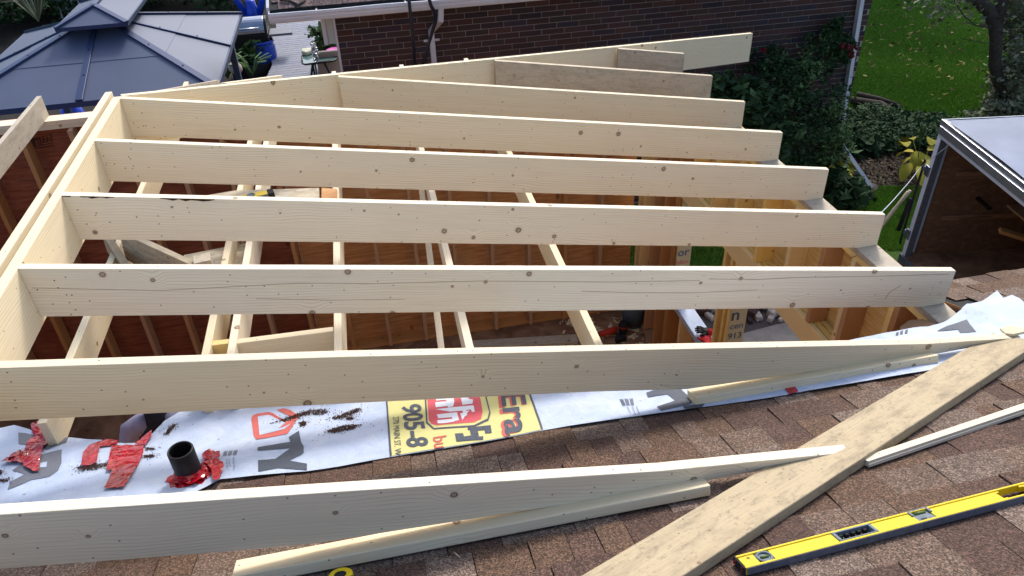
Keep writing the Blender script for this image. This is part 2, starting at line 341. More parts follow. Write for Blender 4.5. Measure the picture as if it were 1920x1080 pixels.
# ------------------------------------------------------------------ setting: ground
def sheet(name, pts, mat, kind='structure'): 
    o = mk(name, [Vector(p) for p in pts], [tuple(range(len(pts)))], mat)
    if o.data.polygons[0].normal.z < 0: o.data.flip_normals()
    o['kind'] = kind; return o
sheet('ground', [(-60,-20,0),(60,-20,0),(60,90,0),(-60,90,0)], M['soil'])
sheet('lawn', [(2.9,7.2,.004),(60,7.2,.004),(60,90,.004),(-60,90,.004),(-60,13,.004),(-5.5,13,.004),(-5.5,16,.004),(2.9,16,.004)], M['lawn'])
bedpx = [(1380,190),(1500,130),(1606,165),(1650,183),(1700,203),(1790,214),(1935,226),(1900,300),(1760,372),(1690,352),(1640,372),(1588,352),(1560,352),(1480,345),(1380,300)]
sheet('flower_bed', [atZ(x,y,0)+Vector((0,0,.008)) for x,y in bedpx], M['soil'])
sheet('gravel_yard', [(2.9,2,.012),(5.35,2,.012),(5.3,6.2,.012),(4.8,7.1,.012),(4.2,7.35,.012),(3.1,7.3,.012),(2.9,7.2,.012)], M['gravel'])
cx = [atZ(1480,604,0),atZ(1392,627,0)]
dd = (cx[0]-cx[1]).normalized()
sheet('concrete_slab', [cx[1]-dd*1.1+Vector((0,0,.016)), cx[0]+dd*1.6+Vector((0,0,.016)), cx[0]+dd*1.6+Vector((1.0,-3,.016)), cx[1]-dd*1.1+Vector((.8,-3,.016))], M['concrete'])
sheet('patio', [(-9,7.2,.004),(2.86,7.2,.004),(2.86,9.58,.004),(-.3,9.58,.004),(-.3,13,.004),(-9,13,.004)], M['concrete'])

# ------------------------------------------------------------------ the new roof frame
XR, ZR, MS, DP, XT = -1.404, 4.062, .16912, .2295, 2.847
Yk = lambda k: 4.5886-(k-1)*.6096
ztop = lambda x: ZR-MS*(x-XR)
G_R = 'common rafters of the new roof'; SL = Vector((1,0,-MS)).normalized(); SN = Vector((MS,0,1)).normalized()
def rafter_profile(x0, x1, y, xt=None):
    zb = ztop(2.718)-DP
    return [(x0,y,ztop(x0)),(x1,y,ztop(x1)),(x1,y,zb),(2.718,y,zb),(x0,y,ztop(x0)-DP)]
RL = {1:'farthest full-length pale rafter, meeting the ridge beside the long hip board',
      2:'full-length pale rafter second from the hip board, small evenly scattered knots',
      3:'full-length rafter with dark bark along its upper left edge and ringed knots',
      4:'long pale rafter with wavy grain, nearest of the four full-length ones'}
for k in (1,2,3,4):
    y = Yk(k)
    t = prism('rafter', rafter_profile(XR, XT, y), (0,.038,0), M['pale'], xdir=SL, zdir=SN)
    tag(t, RL[k], 'rafter', G_R)
    if k == 3:
        for (a, b) in ((114.9,132),(149,213),(300,402)):
            p = [atY(a,366+(a-115)*.0228,y), atY(b,366+(b-115)*.0228,y)]
            pts = []; n = 9
            for i in range(n+1): q = p[0].lerp(p[1], i/n); q.z = ztop(q.x)-.001; pts.append(q)
            for i in range(n,-1,-1): q = p[0].lerp(p[1], i/n); q.z = ztop(q.x)-.004-(.010*random.random() if 0<i<n else 0)*(1 if a>130 else .5); pts.append(q)
            prism('bark_edge', [q-Vector((0,.0015,0)) for q in pts], (0,.003,0), M['wane'], t, bevel=0)
    if k == 4:
        for path, wd in (([(60,540),(300,545),(560,531),(700,532),(900,527),(1150,529),(1312,526)],.0012),([(1330,523),(1420,524),(1500,520),(1640,518),(1780,514)],.0016),([(1090,546),(1180,549),(1300,549),(1420,544)],.0011),([(480,560),(620,563),(760,561)],.0008),([(1660,560),(1668,548),(1690,535)],.002)):
            P_ = [atY(x,yy,y-.0006) for x, yy in path]; v_, f_ = merge([ext_box(a, b, .0008, wd*2) for a, b in zip(P_, P_[1:])]); mk('grain_crack', v_, f_, M['crack'], t)
nr = random.Random(6)
for o_r, k in [(o, kk) for kk, o in enumerate([q for q in scn.objects if q.name.split('.')[0] == 'rafter'], 1)]:
    y = Yk(k); pcs = []
    for j in range(7):
        x = XR+nr.uniform(.03,.16) if j < 5 else XT-nr.uniform(.04,.14); z = ztop(x)-nr.uniform(.04,.2); r0 = .0032
        pcs.append(([(x+r0*math.cos(q*1.05), y-.0008, z+r0*math.sin(q*1.05)) for q in range(6)], [tuple(range(6))]))
    v_, f_ = merge(pcs); mk('nail_heads', v_, f_, M['darkmetal'], o_r)['kind'] = 'stuff'
# near rafters that taper onto the old roof
def tapered(y, top, bot, label, xl=XR):
    T = [atY(*p, y) for p in top]; B = [atY(*p, y) for p in bot]
    def left(a, b): d = (b-a); return a + d*((xl-a.x)/d.x)
    T0 = left(T[0], T[-2]); B0 = left(B[0], B[1])
    return tag(prism('rafter', [T0]+T+B[::-1]+[B0], (0,.038,0), M['pale'], xdir=SL, zdir=SN), label, 'rafter', 'rafters that taper onto the old shingle roof')
tapered(2.160, [(0,690),(640,669.3),(1200,656),(1740,645),(1915,633)], [(0,790),(640,757.3),(1100,735),(1288,730),(1740,666.7),(1900,637)],
        'long tapered rafter crossing over the printed white wrap, sharp right tip')
tapered(1.552, [(0,965),(640,921.7),(1240,883.3),(1593,848)], [(0,1067),(450,1033),(600,1018),(1240,918),(1590,851)],
        'nearest tapered rafter, just in front of the black vent pipe')
# ridge: two plies
o = board('ridge_board', (XR-.022,.2,ZR), (XR-.022,4.627,ZR), .262, .044, M['pale']); tag(o, 'main ridge board with the long rafters butted against its right face', 'ridge board')
o = board('ridge_board', (-1.500,.2,ZR+.002), (-1.492,4.722,ZR+.002), .262, .038, M['pale']); tag(o, 'outer ridge board standing a finger off the main one, its far end sticking out', 'ridge board')
# hip board
h0 = Vector((XR+.004, 4.632, 0)); h1 = Vector((4.03, 7.396, 0)); hd = (h1-h0).normalized(); hn = Vector((-hd.y, hd.x, 0))
hz = lambda p: ztop(p.x)
pts = [Vector((p.x,p.y,hz(p)-q)) for p, q in ((h0,0),(h1,0),(h1,.30),(h0,.30))]
tag(prism('hip_rafter', pts, hn*.038, M['pale'], xdir=pts[1]-pts[0]), 'long hip board from the ridge end, sticking out past the right corner', 'hip rafter')
for k, xl, mat, lab in ((0,-.185,'pale','cleanest and longest jack rafter nailed to the hip board'),(-1,1.003,'dirtywood','dirty speckled jack rafter, second from the right end of the hip board'),(-2,2.222,'dirtywood','shortest stubby jack rafter close to the free end of the hip board')):
    y = Yk(k); zb = ztop(2.718)-DP; x1 = XT+.008
    pr = [(xl,y,ztop(xl)),(x1,y,ztop(x1)),(x1,y,zb),(2.718,y,zb),(xl,y,ztop(xl)-DP)]
    if k == 0: pr = [(xl,y,ztop(xl))]+pr[1:]
    tag(prism('jack_rafter', pr, (0,.038,0), M[mat], xdir=SL, zdir=SN), lab, 'jack rafter', 'jack rafters on the near side of the hip')
hep, hen = Vector((0,4.62,4.062)), Vector((0,.303,1)).normalized()
for a, b, dpt, ext, lab in (((262,176),(407,150),.12,0,'thin long board showing just above the left part of the hip board'),((415,160),(525,141),.14,0,'short light board end behind the hip board, below the potted palm')):
    p, q = atP(*a,hep,hen), atP(*b,hep,hen)
    hy = h0.y + (p.x-h0.x)*hd.y/hd.x + .06
    if p.y < hy: p = Vector((p.x, hy, ztop(p.x)))
    tag(board('jack_rafter', p, q, dpt, .038, M['pale'] if a[0]!=262 else M['dirtywood']), lab, 'jack rafter', 'jack rafters on the far side of the hip')

# ------------------------------------------------------------------ walls of the addition
FL = .13; PT = 3.136; XI, XO, YI, YO = 2.71, 2.85, 6.94, 7.08
o = box('floor', -4.6, 2.86, 2.6, 7.09, .02, FL, M['ply_floor']); o['kind'] = 'structure'
fw = empty('framed_wall', (-.9, 7.01, FL), 'far framed wall of the addition with reddish plywood sheathing behind its studs', 'wall')
box('plate', -4.6, 2.848, YI, YO, FL, FL+.038, M['orange'], fw, .002)
box('plate', -4.6, 2.848, YI, YO, PT-.038, PT, M['pale'], fw, .002); box('plate', -4.6, XI-.002, YI+.001, YO-.001, PT-.077, PT-.039, M['pale'], fw, .002)
xs = [ -4.5+.4064*i for i in range(18)]
dx = atY(592,640,YI).x; off = (dx-xs[0]) % .4064
for x in xs:
    x += off
    if x > 2.6: break
    board('stud', (x,YI+.07,FL+.039), (x,YI+.07,PT-.078), .14, .038, M['orange'], fw, up=(0,1,0), bevel=.002).location
for c in list(fw.children):
    pass
for i in range(6):
    x0 = -4.6+i*1.22+.33*0; x1 = min(x0+1.217, 2.85)
    for z0, z1 in ((FL, 2.56),(2.563, PT-.002)):
        box('sheathing', x0, x1, YO+.001, YO+.013, z0, z1, M['ply_red'] if i < 3 else M['ply_tan'], fw)
# stamp printed on the sheathing, left
sp = [atY(x,y,YO-.001) for x, y in ((58,262),(96,252),(98,268),(64,275))]
def onwall(u, v): return sp[3].lerp(sp[2],u).lerp(sp[0].lerp(sp[1],u), v)
segs = [((0,0),(1,0)),((1,0),(1,1)),((1,1),(0,1)),((0,1),(0,0)),((.42,0),(.42,1)),((-.1,-.25),(1.1,-.3)),((.1,.1),(.1,.9)),((.1,.9),(.3,.9)),((.3,.9),(.3,.1)),((.5,.3),(.92,.35)),((.5,.6),(.92,.62)),((.55,.2),(.6,.85)),((.75,.2),(.8,.85))]
v_, f_ = merge([ext_box(onwall(*a), onwall(*b), .012, .002) for a, b in segs]); mk('ink_stamp', v_, f_, M['rubber'], fw)
lw = empty('framed_wall', (-4.6, 5, FL), 'side wall of the addition beyond the left picture edge', 'wall')
for i in range(3): box('sheathing', -4.613, -4.601, 2.7+i*1.46, 2.7+i*1.46+1.455, FL, PT, M['ply_red'], lw)
box('plate', -4.6, -4.46, 2.7, YI-.002, PT-.038, PT, M['pale'], lw)

rw = empty('framed_wall', (2.78, 4.8, FL), 'right framed wall of the addition with the door and window openings', 'wall')
DJ0, DJ1, WJ0, WJ1 = 2.55, 4.67, 4.915, 5.846; HT, HB, SILL = 2.365, 2.186, 1.03
box('plate', XI, XO, 2.45, YI-.002, PT-.038, PT, M['dirtywood'], rw, .003); box('plate', XI+.002, XO, 2.45, YI-.002, PT-.077, PT-.039, M['yellow'], rw, .002)
def stud(y, z0, z1, mat='yellow', x0=XI, x1=XO): 
    return board('stud', ((x0+x1)/2, y, z0), ((x0+x1)/2, y, z1), .038, x1-x0, M[mat], rw, up=(0,1,0), bevel=.002)
# header plies over both openings
for j in range(3): box('header', XI+.002+j*.047, XI+.040+j*.047, DJ0, WJ1+.04, HB, HT, M['yellow'], rw, .002)
for y in (2.60,2.938,3.34,3.68,4.05,4.46,4.87,5.27,5.68,6.08): 
    if y < WJ1: stud(y, HT+.001, PT-.078, 'orange' if y < 3.8 else 'yellow')  # orange and yellow: shaded and sunlit stud tones put into the colour
for y in (2.98, 3.30+.08): stud(y, HT+.001, PT-.078, 'yellow')
for y in (DJ1+.042, DJ1+.122, WJ0): stud(y, FL+.02, HB-.001, 'yellow')
for y in (WJ1+.078, WJ1+.118): stud(y, FL+.04, PT-.078, 'orange')
for y in (6.22, 6.50, 6.80, 6.93): stud(y, FL+.04, PT-.078, 'orange' if y<6.6 else 'yellow')
box('plate', XI, XO, DJ1, YI-.002, FL, FL+.018, M['orange'], rw)
box('sill', XI, XO, WJ0, WJ1, SILL-.038, SILL, M['yellow'], rw, .002)
for y in (5.2,5.6): stud(y, FL+.04, SILL-.04)
box('sheathing', XO+.001, XO+.013, 2.45, DJ1+.002, HB-.0, PT-.012, M['ply_yellow'], rw); box('sheathing', XO+.001, XO+.013, DJ1+.005, WJ0-.002, FL, PT, M['ply_yellow'], rw)
box('sheathing', XO+.001, XO+.013, WJ0+.001, WJ1, HB, PT, M['ply_yellow'], rw); box('sheathing', XO+.001, XO+.013, WJ0+.001, WJ1, FL, SILL, M['ply_tan'], rw)
box('sheathing', XO+.001, XO+.013, WJ1+.003, 7.09, FL, PT, M['ply_tan'], rw)
box('jamb_wrap', XI+.01, XO+.018, WJ1-.004, WJ1, SILL+.004, HB-.002, M['ink_tan'], rw)
box('jamb_wrap', XI+.01, XO+.018, DJ1-.004, DJ1, FL+.02, HB-.002, M['ink_tan'], rw)
box('sill_wrap', XI-.004, XO+.018, WJ0+.002, WJ1-.005, SILL+.001, SILL+.005, M['wrap'], rw); box('sill_wrap', XI-.005, XI-.001, WJ0+.002, WJ1-.005, SILL-.05, SILL+.005, M['wrap'], rw)

def jtext(body, x0, x1, z0, y, mat):
    cu = bpy.data.curves.new('txt','FONT'); cu.body = body; cu.size = 1; cu.offset = .02; cu.resolution_u = 3
    ob = bpy.data.objects.new('txt', cu); scn.collection.objects.link(ob); dg = bpy.context.evaluated_depsgraph_get()
    me = bpy.data.meshes.new_from_object(ob.evaluated_get(dg)); bpy.data.objects.remove(ob)
    xs = [q.co.x for q in me.vertices]; a_, b_ = min(xs), max(xs); k_ = (x1-x0)/(b_-a_)
    for q in me.vertices: q.co = (x0+(q.co.x-a_)*k_, y-.0015, z0+q.co.y*k_)
    me.materials.clear(); me.materials.append(mat); me.name = 'printed_text'; me.flip_normals() if False else None
    put(bpy.data.objects.new('printed_text', me), Matrix.Identity(4), rw)
jy = WJ1-.004; zt_ = atY(1290,480,jy).z
jtext('or', XI+.02, XO-.0, atY(1290,478,jy).z, jy, M['ink_blue']); jtext('lding', XI+.015, XO+.0, atY(1290,493,jy).z, jy, M['ink_red'])
jy = DJ1-.004
jtext('n', XI+.02, XO-.05, atY(1378,600,jy).z, jy, M['ink_black']); jtext('cen', XI+.02, XO-.0, atY(1378,616,jy).z, jy, M['ink_grey']); jtext('913', XI+.015, XO+.0, atY(1378,634,jy).z, jy, M['ink_black'])

# ------------------------------------------------------------------ ceiling joists, blocking, loose boards
JT = 3.32
JL = {-2.82:'lone ceiling joist left of the ridge with its cut end resting on the far plate', -1.594:'ceiling joist under the ridge boards, left of all the joists in the bay',
      -.956:'left one of the closely paired ceiling joists', -.837:'right one of the closely paired ceiling joists', -.334:'ceiling joist seen end on with a pale straight top edge, right of the blocking',
      .277:'ceiling joist between the end-on one and the rightmost one', .874:'rightmost ceiling joist, leaning clearly to the right in view'}
for x, lab in JL.items():
    o = board('ceiling_joist', (x+.019, 2.72 if x < -1.2 else 2.82 if x < -.1 else 2.60, JT), (x+.019+(.035 if x > -1.2 else 0), 7.079 if x < -1.2 else 6.965, JT), .184, .038, M['pale'] if x not in (-2.82,) else M['dirtywood']); tag(o, lab, 'joist', 'ceiling joists of the addition')
tag(board('blocking', (-.797,3.115,JT-.01), (-.336,3.10,JT-.01), .184, .038, M['pale']), 'level blocking board fixed between the paired joists and the next joist', 'blocking')
tag(board('blocking', (-.916,3.13,JT-.01), (-.839,3.127,JT-.01), .14, .038, M['yellow']), 'tiny block wedged between the two paired joists', 'blocking')
zj = JT+.001
def flat(name, px, z, th, mat, lab, cat, group=None):
    p = [atZ(x,y,z+th) for x,y in px]; return tag(prism(name, [q-Vector((0,0,th)) for q in p], (0,0,th), mat, bevel=.001), lab, cat, group)
flat('plywood_scrap', [(330,376),(440,357),(598,352),(600,412),(330,420)], zj, .016, M['osb_pale'], 'wide grey sheet offcut on the joists carrying a yellow level', 'plywood')
flat('plywood_scrap', [(603,352),(632,354),(632,402),(602,400)], zj+.001, .016, M['ply_tan'], 'narrow brown offcut touching the right end of the wide grey sheet', 'plywood')
flat('plywood_scrap', [(345,478),(463,455),(463,505),(330,512)], zj-.12, .012, M['osb_pale'], 'pale strand board offcut left of the paired joists, below the ringed rafter', 'plywood')
tag(board('loose_board', atZ(228,432,3.46), atZ(376,500,3.36), .20, .038, M['valley']), 'grey brown board lying at a slant across the joists, under the ringed rafter', 'board')
tag(board('loose_board', atZ(196,434,3.42), atZ(246,512,3.30), .16, .04, M['valley']), 'steep board end just left of the slanting loose board', 'board')
tag(board('loose_board', atZ(362,487,3.40), atZ(394,480,3.40), .05, .09, M['dirtywood']), 'short grey block at the lower tip of the slanting loose board', 'board')
e0, e1 = CAM+ray(790,350)*5.25/1, CAM+ray(830,675)*4.35
tag(board('brace', e0, e1, .038, .038, M['bat']), 'thin brace slanting down behind the joists, left of the second joist from the right', 'brace')

# ------------------------------------------------------------------ old roof with shingles
TH = .36; PH = math.atan(TH); RO = Vector((0,1.541,3.578)); RU = Vector((1,0,0)); RV = Vector((0,math.cos(PH),-math.sin(PH))); RN = RU.cross(RV)
if RN.z < 0: RN = -RN
def atR(px, py, h=0): return atP(px, py, RO+RN*h, RN)
def uv(p): d = Vector(p)-RO; return d.dot(RU), d.dot(RV)
def Rw(u, v, h=0): return RO+RU*u+RV*v+RN*h
RM = Matrix(((RU.x,RV.x,RN.x,0),(RU.y,RV.y,RN.y,0),(RU.z,RV.z,RN.z,0),(0,0,0,1)))
if RM.determinant() < 0: RM = Matrix(((RU.x,-RV.x,RN.x,0),(RU.y,-RV.y,RN.y,0),(RU.z,-RV.z,RN.z,0),(0,0,0,1)))
roof = empty('old_roof', Rw(0,-1,-.1), 'brown shingled roof of the old house in the foreground, cut open along the addition', 'roof')
vcut = (2.43-1.541)/math.cos(PH); veave = (3.055-1.541)/math.cos(PH)
def slab(name, quad, h0, h1, mat, parent):
    a = [Rw(u,v,h0) for u,v in quad]; return prism(name, a, RN*(h1-h0), mat, parent, bevel=0)
slab('roof_deck', [(-5,-2.6),(2.88,-2.6),(2.88,vcut),(-5,vcut)], -.028, -.012, M['ply_floor'], roof)
slab('roof_deck', [(2.885,-2.6),(7,-2.6),(7,veave),(2.885,veave)], -.028, -.012, M['ply_floor'], roof)
slab('felt', [(-5,-2.6),(2.875,-2.6),(2.875,vcut),(-5,vcut)], -.0119, -.010, M['rubber'], roof)
slab('felt', [(2.89,-2.6),(7,-2.6),(7,veave),(2.89,veave)], -.0119, -.010, M['rubber'], roof)
slab('drip_edge', [(2.885,veave-.02),(7,veave-.02),(7,veave+.012),(2.885,veave+.012)], -.035, -.004, M['darkmetal'], roof)
EXP = .143
tabmesh = {}
def tab_mesh(wd, raised):
    key = (wd, raised)
    if key in tabmesh: return tabmesh[key]
    g = .0012; hi = .0115 if raised else .0055; L = .165
    jit = [random.uniform(-.002,.002) for _ in range(4)]
    # local: x across, y down slope (0 = lower edge), z normal
    sgn = 1
    v = [(g,-L,-.006),(wd-g,-L,-.006),(wd-g+jit[0],jit[1],0.0005),(g+jit[2],jit[3],0.0005),(g,-L,-.001),(wd-g,-L,-.001),(wd-g+jit[0],jit[1],hi),(g+jit[2],jit[3],hi)]
    me = bpy.data.meshes.new('shingle'); me.from_pydata([(x,y*sgn,z) for x,y,z in v], [], BOXF); me.materials.append(M['shingle']); me.update()
    bm = bmesh.new(); bm.from_mesh(me); bmesh.ops.recalc_face_normals(bm, faces=bm.faces); bm.to_mesh(me); bm.free()
    tabmesh[key] = me; return me
flip = -1 if (Matrix((RU,RV,RN)).determinant() < 0) else 1
RB = Matrix(((RU.x,RV.x*1,RN.x,0),(RU.y,RV.y,RN.y,0),(RU.z,RV.z,RN.z,0),(0,0,0,1)))
tabs = []
rr = random.Random(5)
k = 0
v = veave+.004-.143*11*0
vs_ = []; vv = veave+.006
while vv > -1.6: vs_.append(vv); vv -= EXP
for ci, vl in enumerate(vs_):
    u = -5 + rr.uniform(0,.2); lastr = False
    while u < 6.9:
        wd = rr.choice((.095,.12,.145,.17,.20,.235)); raised = (not lastr) and rr.random() < .6; lastr = raised
        if not (vl > vcut+.0 and u < 2.89): tabs.append((u, vl, wd, raised, rr.random()))
        u += wd
def vis(u, v):
    x, y, d = proj(Rw(u,v)); return -60 < x < 1980 and -20 < y < 1120
inn = [t for t in tabs if (vis(t[0],t[1]) or vis(t[0]+t[2],t[1]-EXP) or vis(t[0]+t[2]/2,t[1]-EXP)) and not (t[1]-EXP > (2.16-1.541)/math.cos(PH) and t[0] < 2.3)]
inn.sort(key=lambda t: (Rw(t[0],t[1])-CAM).length); near = inn[:298]; nset = set(near)
# RB may be left handed; build each tab matrix by hand
def tabM(u, v):
    o = Rw(u, v, .0)
    return Matrix(((RU.x,RV.x,RN.x,o.x),(RU.y,RV.y,RN.y,o.y),(RU.z,RV.z,RN.z,o.z),(0,0,0,1)))
LH = tabM(0,0).to_3x3().determinant() < 0
if LH: raise RuntimeError('roof frame left handed')
for t in near:
    o = bpy.data.objects.new('shingle', tab_mesh(t[2], t[3])); put(o, tabM(t[0],t[1]), roof)
mp = []
for t in tabs:
    if t in nset: continue
    me = tab_mesh(t[2], t[3]); m4 = tabM(t[0],t[1]); mp.append(([m4 @ q.co for q in me.vertices], [tuple(p.vertices) for p in me.polygons]))
v_, f_ = merge(mp); o = mk('shingle_field', v_, f_, M['shingle'], roof); o['kind'] = 'stuff'
box('house_wall', -5, 2.86, 2.30, 2.38, FL, 3.1, M['ply_tan'], roof)

# ------------------------------------------------------------------ house wrap lying on the roof and its printing
def wf(u, v):
    p = Vector((u*2.2, v*3.1, .3)); a = noise.noise(p)*.006 + noise.noise(p*3.1)*.0022 + abs(noise.noise(Vector((u*3+v*7, v*2, 4))))*.006
    lf = max(0, min(1, (-.3-u)/.9)); a += lf*(noise.noise(Vector((u*5, v*4, 2)))*.020+.012)
    rt = max(0, min(1, (u-2.2)/.5))*max(0, min(1, (v-.85)/.2)); a += rt*(.04+noise.noise(Vector((u*6, v*5, 7)))*.03)
    return a+.014
CELL = .035
def drape(name, poly_uv, h, mat, parent=None, crumple=0, cell=CELL, seed=0, thick=0):
    bm = bmesh.new(); vs = [bm.verts.new((u,v,0)) for u,v in poly_uv]; f = bm.faces.new(vs); f.normal_update()
    if f.normal.z < 0: f.normal_flip()
    us = [p[0] for p in poly_uv]; vv = [p[1] for p in poly_uv]
    for ax, lo, hi in ((0,min(us),max(us)),(1,min(vv),max(vv))):
        k = math.floor(lo/cell)+1
        while k*cell < hi:
            co = [0,0,0]; no = [0,0,0]; co[ax] = k*cell; no[ax] = 1
            bmesh.ops.bisect_plane(bm, geom=bm.verts[:]+bm.edges[:]+bm.faces[:], plane_co=co, plane_no=no); k += 1
    bmesh.ops.triangulate(bm, faces=bm.faces[:])
    for q in bm.verts:
        u, v = q.co.x, q.co.y; z = wf(u,v)+h
        if crumple: z += abs(noise.noise(Vector((u*22+seed, v*22, seed))))*crumple + abs(noise.noise(Vector((u*50+seed, v*20, seed))))*crumple*.35
        q.co = (u, v, z)
    me = bpy.data.meshes.new(name); bm.to_mesh(me); bm.free(); me.materials.append(mat)
    if not crumple: me.shade_smooth()
    o = bpy.data.objects.new(name, me); return put(o, tabM(0,0), parent)
def pxuv(pts): return [uv(atR(x,y)) for x,y in pts]
wrap_px = [(-150,835),(-60,822),(0,815),(30,808),(62,817),(100,824),(130,829),(180,834),(225,840),(262,838),(290,822),(310,800),(350,777),(420,760),(640,735),(1000,705),(1300,670),(1560,650),
           (1660,630),(1740,622),(1800,603),(1830,585),(1868,566),(1880,577),(1896,573),(1920,585),(1975,602),(2020,640),(1990,662),(1920,674),(1780,693),(1620,721),(1440,751),(1300,771),(1150,793),(1015,813),(870,842),(735,863),(640,880),(575,890),(480,899),(415,906),(350,940),(200,960),(0,985),(-150,1000)]
wr = drape('house_wrap', pxuv(wrap_px), 0, M['wrap']); tag(wr, 'white printed house wrap sheet draped along the cut edge of the shingle roof', 'house wrap')
PR = lambda name, px, mat, h=.0022: drape(name, pxuv(px), h, M[mat], wr)
# T and Y letters with the red leaf-like emblem
PR('printed_letter', [(484,853),(486,849),(546,837),(543,828),(562,816),(566,836),(571,845),(571,857),(566,861),(544,872),(577,877),(577,889),(522,886),(486,893),(486,872),(518,869),(547,848),(486,855)], 'ink_black')
PR('printed_emblem', [(475,788),(482,784),(505,780),(513,782),(539,799),(532,809),(520,813),(538,800),(552,792),(529,780),(520,776),(533,773),(545,776),(563,788),(554,802),(541,822),(483,835),(478,829),(473,795)], 'ink_red')
PR('printed_emblem', [(485,790),(503,786),(509,787),(530,799),(537,802),(523,813),(531,811),(548,803),(535,814),(489,827)], 'wrap', .0036)
def barcode(px4, n=14):
    a, b, c, d = [Vector((*uv(atR(*p)),0)) for p in px4]
    for i in range(n):
        if i in (4,9): continue
        t0, t1 = i/n, i/n+.55/n
        drape('printed_bar', [tuple(q[:2]) for q in (a.lerp(b,t0), a.lerp(b,t1), d.lerp(c,t1), d.lerp(c,t0))], .0024, M['ink_black'], wr)
barcode([(423,858),(449,855),(446,864),(420,867)]); barcode([(1162,756),(1188,754),(1190,767),(1168,769)])
# yellow advert panel
PR('advert_panel', [(727,750),(990,738),(1016,812),(870,841),(735,862)], 'ink_yellow', .0018)
PR('printed_border', [(724,750),(727,750),(736,862),(732,863)], 'ink_black', .003); PR('printed_border', [(989,738),(993,738),(1019,811),(1015,812)], 'ink_black', .003)
PR('printed_border', [(796,735),(799,735),(803,800),(815,811),(890,805),(915,793),(918,780),(906,735),(909,735),(921,782),(917,797),(892,808),(814,814),(800,802)], 'ink_black', .003)
PR('printed_badge', [(801,740),(898,735),(906,780),(903,794),(890,800),(820,806),(810,803),(805,795)], 'ink_rose', .003)
# white letter forms inside the badge
for px in ([(817,751),(850,748),(853,760),(851,770),(841,772),(840,760),(835,757),(819,759)], [(817,762),(842,760),(843,769),(818,771)],
           [(818,774),(889,769),(891,780),(886,781),(884,776),(875,777),(877,787),(872,790),(868,778),(845,780)],
           [(820,785),(858,781),(862,797),(850,800),(849,791),(823,793)], [(821,797),(853,794),(853,800),(832,803),(822,803)], [(864,784),(881,777),(868,797)], [(863,748),(879,746),(880,756),(888,758),(887,766),(868,768),(866,758)]):
    PR('printed_letter', px, 'ink_white', .0042)
def rtext(s, pa, pb, hpx, mat, h=.0042, bold=.0, flipside=1):
    """print s on the wrap; baseline from pixel pa to pb, letter height reaching pixel hpx from pa"""
    A, B, H = [Vector((*uv(atR(*p)),0)) for p in (pa, pb, hpx)]
    cu = bpy.data.curves.new('txt','FONT'); cu.body = s; cu.size = 1; cu.offset = bold; cu.resolution_u = 4
    ob = bpy.data.objects.new('txt', cu); scn.collection.objects.link(ob); dg = bpy.context.evaluated_depsgraph_get()
    me = bpy.data.meshes.new_from_object(ob.evaluated_get(dg)); bpy.data.objects.remove(ob)
    xs = [q.co.x for q in me.vertices]; ys = [q.co.y for q in me.vertices]; x0, x1, y1 = min(xs), max(xs), max(ys)
    e1 = (B-A)/(x1-x0); e2 = (H-A)/y1
    for q in me.vertices:
        p = A + e1*(q.co.x-x0) + e2*q.co.y; q.co = (p.x, p.y, wf(p.x,p.y)+h)
    me.materials.clear(); me.materials.append(M[mat]); me.name = 'printed_text'
    o = bpy.data.objects.new('printed_text', me); return put(o, tabM(0,0), wr)
rtext('905-8', (755,767), (766,848), (790,764), 'ink_black', bold=.025)
rtext('270 MAIN ST. W', (738,790), (742,862), (749,789), 'ink_black')
rtext('bu', (813,828), (816,850), (838,824), 'ink_red', bold=.01)
PR('printed_letter', [(854,821),(869,820),(871,826),(884,824),(882,814),(878,814),(878,810),(921,806),(923,819),(911,820),(909,814),(897,815),(899,826),(907,825),(907,832),(857,836)], 'ink_black', .0042)
rtext('Era', (936,748), (945,826), (984,742), 'ink_red', .0036, bold=.03); rtext('Era', (941,746), (950,824), (984,742), 'ink_black', .0046, bold=.02)
PR('printed_letter', [(1212,743),(1240,733),(1272,731),(1300,756),(1296,763),(1240,777),(1232,769),(1266,757),(1252,746),(1215,752)], 'ink_black')
PR('printed_letter', [(1280,768),(1322,762),(1316,770),(1284,773)], 'ink_black')
PR('printed_letter', [(1756,629),(1775,619),(1812,612),(1830,628),(1800,630),(1795,625)], 'ink_black')
for i, (x, y) in enumerate(((1680,631),(1688,629),(1697,628))): PR('printed_letter', [(x,y),(x+5,y-1),(x+4,y+5),(x-1,y+5)], 'ink_black')
for x, y0, y1 in ((428,872,888),(433,872,886),(441,869,891)): rtext('Housing Wrap'[:int((y1-y0)*.7)], (x-2,y0), (x-1,y1), (x+1.5,y0-.2), 'ink_black')
for x, y0, y1 in ((1177,772,783),(1186,770,786),(1194,770,785)): rtext('Housing'[:6], (x-1.5,y0), (x+5,y1), (x+1.5,y0-.3), 'ink_black')
# large grey letters at the left
PR('printed_letter', [(38,823),(52,824),(84,828),(131,830),(128,841),(92,857),(85,850),(63,845),(48,843),(38,843)], 'ink_grey')
PR('printed_letter', [(27,896),(58,877),(88,866),(120,857),(119,880),(112,893),(95,903),(62,909),(17,928),(22,914),(50,901)], 'ink_grey')
PR('printed_letter', [(80,884),(93,881),(91,890),(79,891)], 'wrap', .004)
